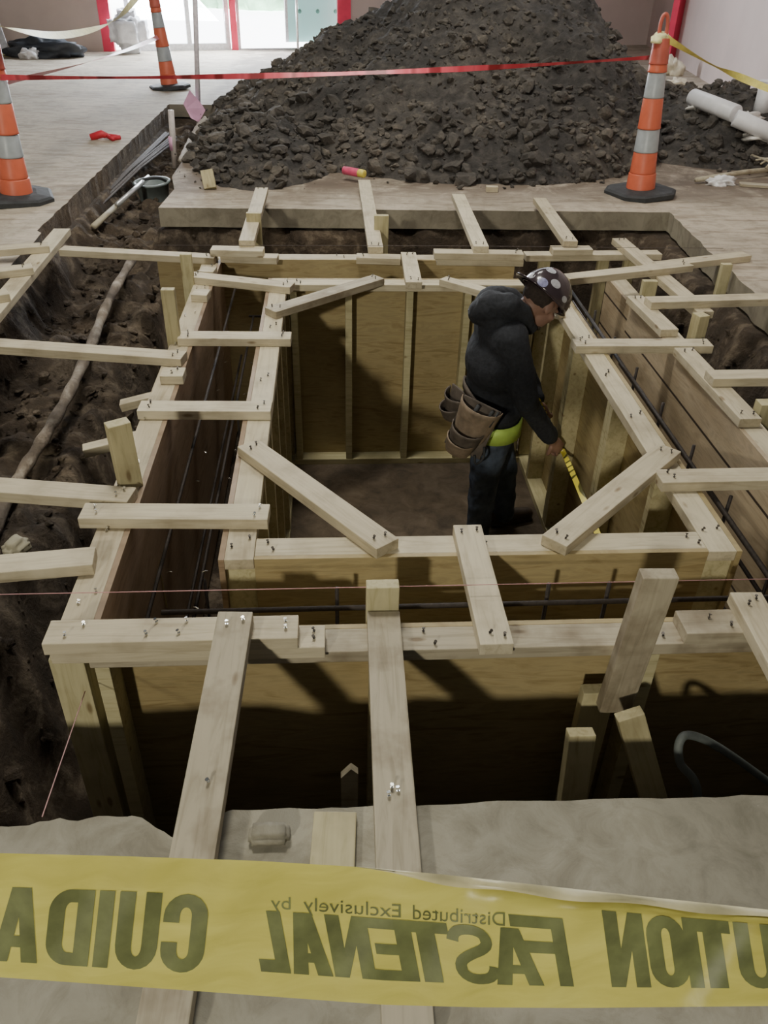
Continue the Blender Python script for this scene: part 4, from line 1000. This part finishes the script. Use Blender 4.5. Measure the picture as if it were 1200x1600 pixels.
# clothes
bm = bmesh.new()
ellip(bm, pel+Vector((0, 0, .07)), ((1, 0, 0), (0, 1, 0), (0, 0, 1)), (.145, .185, .09)); capsule(bm, pel+Vector((0, 0, .08)), che, .135, .145); ellip(bm, che, ((1, 0, 0), (0, 1, 0), (0, 0, 1)), (.152, .20, .17)); ellip(bm, uch, ((1, 0, 0), (0, 1, 0), (0, 0, 1)), (.125, .215, .115))
for s_, e_, w_ in ((shR, elR, wrR), (shL, elL, wrL)):
    capsule(bm, uch.lerp(s_, .5), s_, .09, .082); capsule(bm, s_, e_, .080, .062); capsule(bm, e_, e_.lerp(w_, .85), .061, .046); capsule(bm, e_.lerp(w_, .86), e_.lerp(w_, .93), .040, .038)
hoodie = remesh('hoodie', bm, HOOD, root, .010, 3, .022, .10)
bm = bmesh.new()   # hood bunched behind the neck
hA = [Z(752, 487, Yc-.02), Z(768, 478, Yc-.08), Z(795, 478, Yc-.11), Z(815, 492, Yc-.09), Z(828, 512, Yc-.05)]
for p0, p1, r0, r1 in zip(hA, hA[1:], (.060, .072, .060, .045), (.072, .060, .045, .032)): capsule(bm, p0, p1, r0, r1)
hB = [Z(752, 487, Yc), Z(768, 470, Yc+.10), Z(796, 466, Yc+.14), Z(815, 480, Yc+.12)]
for p0, p1, r0, r1 in zip(hB, hB[1:], (.065, .07, .055), (.07, .055, .04)): capsule(bm, p0, p1, r0, r1)
ellip(bm, Z(776, 492, Yc), ((1, 0, 0), (0, 1, 0), (0, 0, 1)), (.10, .15, .07))
remesh('hood', bm, HOOD, root, .009, 3, .018, .06)
bm = bmesh.new()
ellip(bm, pel+Vector((0, 0, -.03)), ((1, 0, 0), (0, 1, 0), (0, 0, 1)), (.142, .186, .11))
for (h_, k_, a_) in ((hiR, knR, anR), (hiL, knL, anL)):
    capsule(bm, h_, k_, .098, .078); capsule(bm, k_, a_+Vector((0, 0, .0)), .076, .062); capsule(bm, a_+Vector((0, 0, .0)), a_+Vector((0, 0, -.03)), .064, .066)
jeans = remesh('jeans', bm, JEAN, root, .010, 3, .020, .07)
for a_, nm in ((anR, 0), (anL, 1)):
    bm = bmesh.new(); capsule(bm, a_+Vector((-.03, 0, -.03)), a_+Vector((-.03, 0, -.055)), .045, .046); capsule(bm, a_+Vector((-.02, 0, -.06)), a_+Vector((.15, .04, -.070)), .044, .036)
    add_box(bm, a_+Vector((.05, .02, -.099)), (.25, .085, .018), Matrix.Rotation(.25, 3, 'Z')); remesh('boot', bm, BOOT, root, .007, 2)
# t-shirt hem / hi-vis band at the waist
def band(name, c, rx, ry, z0, z1, mat, tilt=0.0, a0=0, a1=360, th=.008, n=40):
    vs = []; fs = []; m_ = n+1
    for k in range(m_):
        a = math.radians(a0+(a1-a0)*k/n); x = math.cos(a); y = math.sin(a); dz = tilt*x
        for rr_, z in ((0, z0), (th, z0), (th, z1), (0, z1)): vs.append((c.x+x*(rx+rr_), c.y+y*(ry+rr_), c.z+z+dz))
    for k in range(n):
        for j in range(4): fs.append((4*k+j, 4*(k+1)+j, 4*(k+1)+(j+1) % 4, 4*k+(j+1) % 4))
    return link(name, mesh_from(vs, fs, smooth=True), mat, root)
band('hivis_hem', pel, .143, .187, -.045, .045, HIVIS, .0)
# tool pouches on the tool belt, on the side toward the camera and at the back
def pouch(name, c, w, h, d, rz, mat, tiltx=0.0):
    r_ = empty(name, c, rz); r_.parent = root; r_.rotation_euler = (tiltx, 0, rz); return r_
def pocket(parent, name, x, z, w, h, d, y0, mat, rim=LEATH):
    """open half-round leather pocket, front at -y"""
    vs = []; fs = []; n = 16; m_ = 8
    for j in range(m_+1):
        t = j/m_; zz = z+h*(t-.5); f = (.62+.38*t**.6)
        for k in range(n+1):
            a = math.pi*k/n; vs.append((x+w/2*math.cos(a)*f, y0-d*math.sin(a)*(.55+.45*t)*f, zz - .02*math.sin(a)*(t)))
    for j in range(m_):
        for k in range(n): i = j*(n+1)+k; fs.append((i, i+1, i+n+2, i+n+1))
    fs.append(tuple(range(n+1)))
    o = link(name, mesh_from(vs, fs, smooth=True), mat, parent); s = o.modifiers.new('s', 'SOLIDIFY'); s.thickness = .005; return o
def bag(name, c, rz, tilt, w, h, mat):
    o = link(name, box_mesh((0, 0, 0), (w, .012, h), .005), LEATHD, root); o.location = c; o.rotation_euler = (tilt, 0, rz)
    return o
c1 = Z(738, 668, Yc-.235)
b_ = bag('tool_pouch', c1, -.45, -.12, .19, .27, LEATH); b_.rotation_euler = (-.10, .28, -.45)
pocket(b_, 'pocket', .0, .035, .20, .20, .075, -.004, LEATH); pocket(b_, 'pocket', -.012, -.055, .16, .13, .085, -.02, LEATHD); pocket(b_, 'pocket', -.02, -.105, .145, .10, .075, -.02, LEATH)
for (dx, rr_, L_) in ((.05, .008, .10), (.075, .006, .13), (-.02, .01, .07)):
    tube('tool', [(dx, -.04, .06), (dx+.01, -.045, .12+L_*.2)], rr_, RUBBER, 8, b_)
hm = tube('hammer_loop', smooth_path([(.09, -.01, -.06), (.11, -.035, -.10), (.09, -.03, -.15), (.065, -.01, -.12)], 4), .006, RUBBER, 6, b_)
c2 = Z(708, 632, Yc+.02)
b2_ = bag('tool_pouch', c2+Vector((.02, 0, 0)), -1.15, -.05, .13, .17, LEATHD); b2_.rotation_euler = (-.1, .15, -1.0)
pocket(b2_, 'pocket', 0, .0, .14, .14, .07, -.004, LEATHD); pocket(b2_, 'pocket', 0, -.035, .11, .09, .08, -.02, LEATHD)
band('tool_belt', pel+Vector((0, 0, .06)), .150, .190, -.03, .012, LEATHD, -.14, 130, 262, .008)
# hard hat: dome, ridge, short brim at the nape, suspension knob, stickers
hc = hd+uu*.030-ff*.005
def hatpt(th, ph, k=1.0): return hc + (ff*.128*math.cos(ph)*math.cos(th)+sd*.112*math.cos(ph)*math.sin(th)+uu*.125*math.sin(ph))*k
vs = []; fs = []; NT, NP = 48, 14
for j in range(NP+1):
    ph = math.radians(-4+94*j/NP)
    for k in range(NT):
        th = 2*math.pi*k/NT; kk = 1+.02*math.exp(-((math.sin(th)*math.cos(ph))/.16)**2)*(1 if ph > .1 else 0); vs.append(hatpt(th, ph, kk))
for j in range(NP):
    for k in range(NT): fs.append((j*NT+k, j*NT+(k+1) % NT, (j+1)*NT+(k+1) % NT, (j+1)*NT+k))
hat = link('hard_hat', mesh_from(vs, fs, smooth=True), HAT, root); s = hat.modifiers.new('s', 'SOLIDIFY'); s.thickness = .004
vs = []; fs = []; n = 24
for k in range(n+1):                       # brim: worn backwards, points to the nape
    th = math.radians(180-62+124*k/n); e = .062*math.cos(math.radians((k/n-.5)*170)); p0 = hatpt(th, -.05, .99); o_ = (ff*math.cos(th)+sd*math.sin(th)); vs += [p0, p0+o_*e-uu*.006]
for k in range(n): fs.append((2*k, 2*k+1, 2*k+3, 2*k+2))
br = link('brim', mesh_from(vs, fs, smooth=True), HAT, hat); s = br.modifiers.new('s', 'SOLIDIFY'); s.thickness = .004
vs = []; fs = []
for k in range(NT+1):
    th = 2*math.pi*k/NT; p0 = hatpt(th, -.06, 1.0); o_ = (ff*math.cos(th)+sd*math.sin(th)); vs += [p0+uu*.006, p0+o_*.010-uu*.002]
for k in range(NT): fs.append((2*k, 2*k+1, 2*k+3, 2*k+2))
link('rim', mesh_from(vs, fs, smooth=True), HAT, hat)
camd = (Vector((0, 0, H))-off-hc).normalized()
def sticker(th, ph, r, mat=STICK, asp=.75):
    vs = [hatpt(th, ph, 1.055)]; fs = []
    for k in range(20):
        a = 2*math.pi*k/20; vs.append(hatpt(th+r*.8*math.cos(a)/max(.3, math.cos(ph)), ph+r*.8*asp*math.sin(a), 1.045))
    for k in range(20): fs.append((0, 1+k, 1+(k+1) % 20))
    link('sticker', mesh_from(vs, fs, smooth=True), mat, hat)
for u, v, r, m_ in ((861, 425, .26, STICK), (868, 444, .25, STICK), (848, 442, .27, simple('sticker_blue', (.22, .22, .36), .3, 0, .5, 60)), (833, 433, .2, STICK), (883, 469, .18, STICK)):
    d = Vector(ray(u, v)).normalized(); o0 = Vector((0, 0, H))-off-hc        # nearest approach of the sight line picks the spot on the dome
    # intersect with sphere radius .12
    bq = o0.dot(d); cq = o0.length_squared-.0150; disc = bq*bq-cq
    t = -bq-math.sqrt(max(disc, 0)); P = (o0+d*t) if disc > 0 else (o0-d*bq); P = P.normalized()*.125; th = math.atan2(P.dot(sd)/.112, P.dot(ff)/.128); ph = math.asin(max(-1, min(1, P.dot(uu)/.125)))
    sticker(th, max(ph, .12), r, m_)
# hair and beard patches, eyes
HAIR = simple('hair_dark', (.035, .025, .02), .9, 0, .3, 80, .5)
bm = bmesh.new(); ellip(bm, hd+uu*.012-ff*.022, (ff, sd, uu), (.094, .080, .070)); remesh('hair', bm, HAIR, root, .007, 2, .006, .02)
bm = bmesh.new(); ellip(bm, hd+ff*.055-uu*.092, (ff, sd, uu), (.036, .040, .022)); ellip(bm, hd+ff*.090-uu*.052, (ff, sd, uu), (.012, .026, .006)); remesh('beard', bm, HAIR, root, .005, 2, .004, .02)
for s in (1, -1):
    bm = bmesh.new(); ellip(bm, hd+ff*.088+uu*.0-sd*s*.032, (ff, sd, uu), (.008, .013, .007), 2); link('eye', bm_mesh(bm, True), simple('eye_white', (.6, .58, .55), .3), root)
    bm = bmesh.new(); ellip(bm, hd+ff*.094-uu*.001-sd*s*.032, (ff, sd, uu), (.004, .005, .005), 2); link('pupil', bm_mesh(bm, True), RUBBER, root)
    bm = bmesh.new(); ellip(bm, hd+ff*.092+uu*.016-sd*s*.032, (ff, sd, uu), (.006, .02, .004), 2); link('eyebrow', bm_mesh(bm, True), HAIR, root)
# tape measure: long blade from the far hand past the near hand to the form wall foot
TM = new_mat('blade_yellow'); tmm, nt, b = TM
mp = coord(nt, (1, 1, 1), rnd=False); wv = nt.nodes.new('ShaderNodeTexWave'); wv.bands_direction = 'Z'; wv.inputs['Scale'].default_value = 14; nt.links.new(mp.outputs[0], wv.inputs['Vector'])
r = ramp(nt, [(.12, (.10, .09, .02)), (.25, (.78, .66, .08))]); nt.links.new(wv.outputs[0], r.inputs[0]); nt.links.new(r.outputs[0], b.inputs['Base Color']); b.inputs['Roughness'].default_value = .35
pts = [atY(839, 622, Yc+.03), atY(850, 645, Yc+.02), atY(862, 672, Yc+.0), atY(880, 706, Yc-.03), atY(900, 752, 3.14), atY(920, 800, 2.90), atY(940, 850, 2.66), atY(955, 890, 2.45)]
ribbon('measuring_tape', 'yellow measuring tape blade held by the worker, running down along the right inner wall', 'measuring tape', pts, .026, tmm, n=6, wdir=(1, .0, .3))

# ------------------------------------------------------------------ light
w = bpy.data.worlds.new('world'); bpy.context.scene.world = w; w.use_nodes = True
w.node_tree.nodes['Background'].inputs[0].default_value = (.80, .88, 1.0, 1); w.node_tree.nodes['Background'].inputs[1].default_value = .07
def area(name, loc, target, size, power, col=(1, 1, 1), size_y=None, spread=180):
    l = bpy.data.lights.new(name, 'AREA'); l.energy = power; l.color = col; l.size = size
    if size_y: l.shape = 'RECTANGLE'; l.size_y = size_y
    l.spread = math.radians(spread)
    o = bpy.data.objects.new(name, l); C.objects.link(o); o.location = loc
    o.rotation_euler = (Vector(target)-Vector(loc)).to_track_quat('-Z', 'Y').to_euler(); return o
dirk = Vector((.25, .55, -.27)).normalized()
kp = Vector((.3, 1.64, -.15))-dirk*10
area('work_light', kp, (.5, 3, -.3), .45, 480, (1, .95, .78))
area('ceiling_light', (-.6, 3.9, 5.2), (-.2, 3.7, 0), .9, 185, (1, .96, .84))
area('ceiling_light', (.3, 7.0, 5.2), (.6, 7.6, 0), 1.2, 150, (1, .97, .88))
area('cool_light', (-2.0, 16.0, 1.5), (-1.5, 9, 0), 3.0, 800, (.86, .93, 1), 2.2)  # daylight at the back window
area('cool_light', (3.5, 12.5, 4.2), (4.8, 11, 0), 2.0, 80, (.92, .95, 1))  # area lamp high above the heap, aimed toward the right wall foot
sc = bpy.context.scene
sc.view_settings.view_transform = 'AgX'; sc.view_settings.look = 'None'; sc.view_settings.exposure = 0.0
sc.cycles.max_bounces = 6; sc.cycles.use_denoising = True
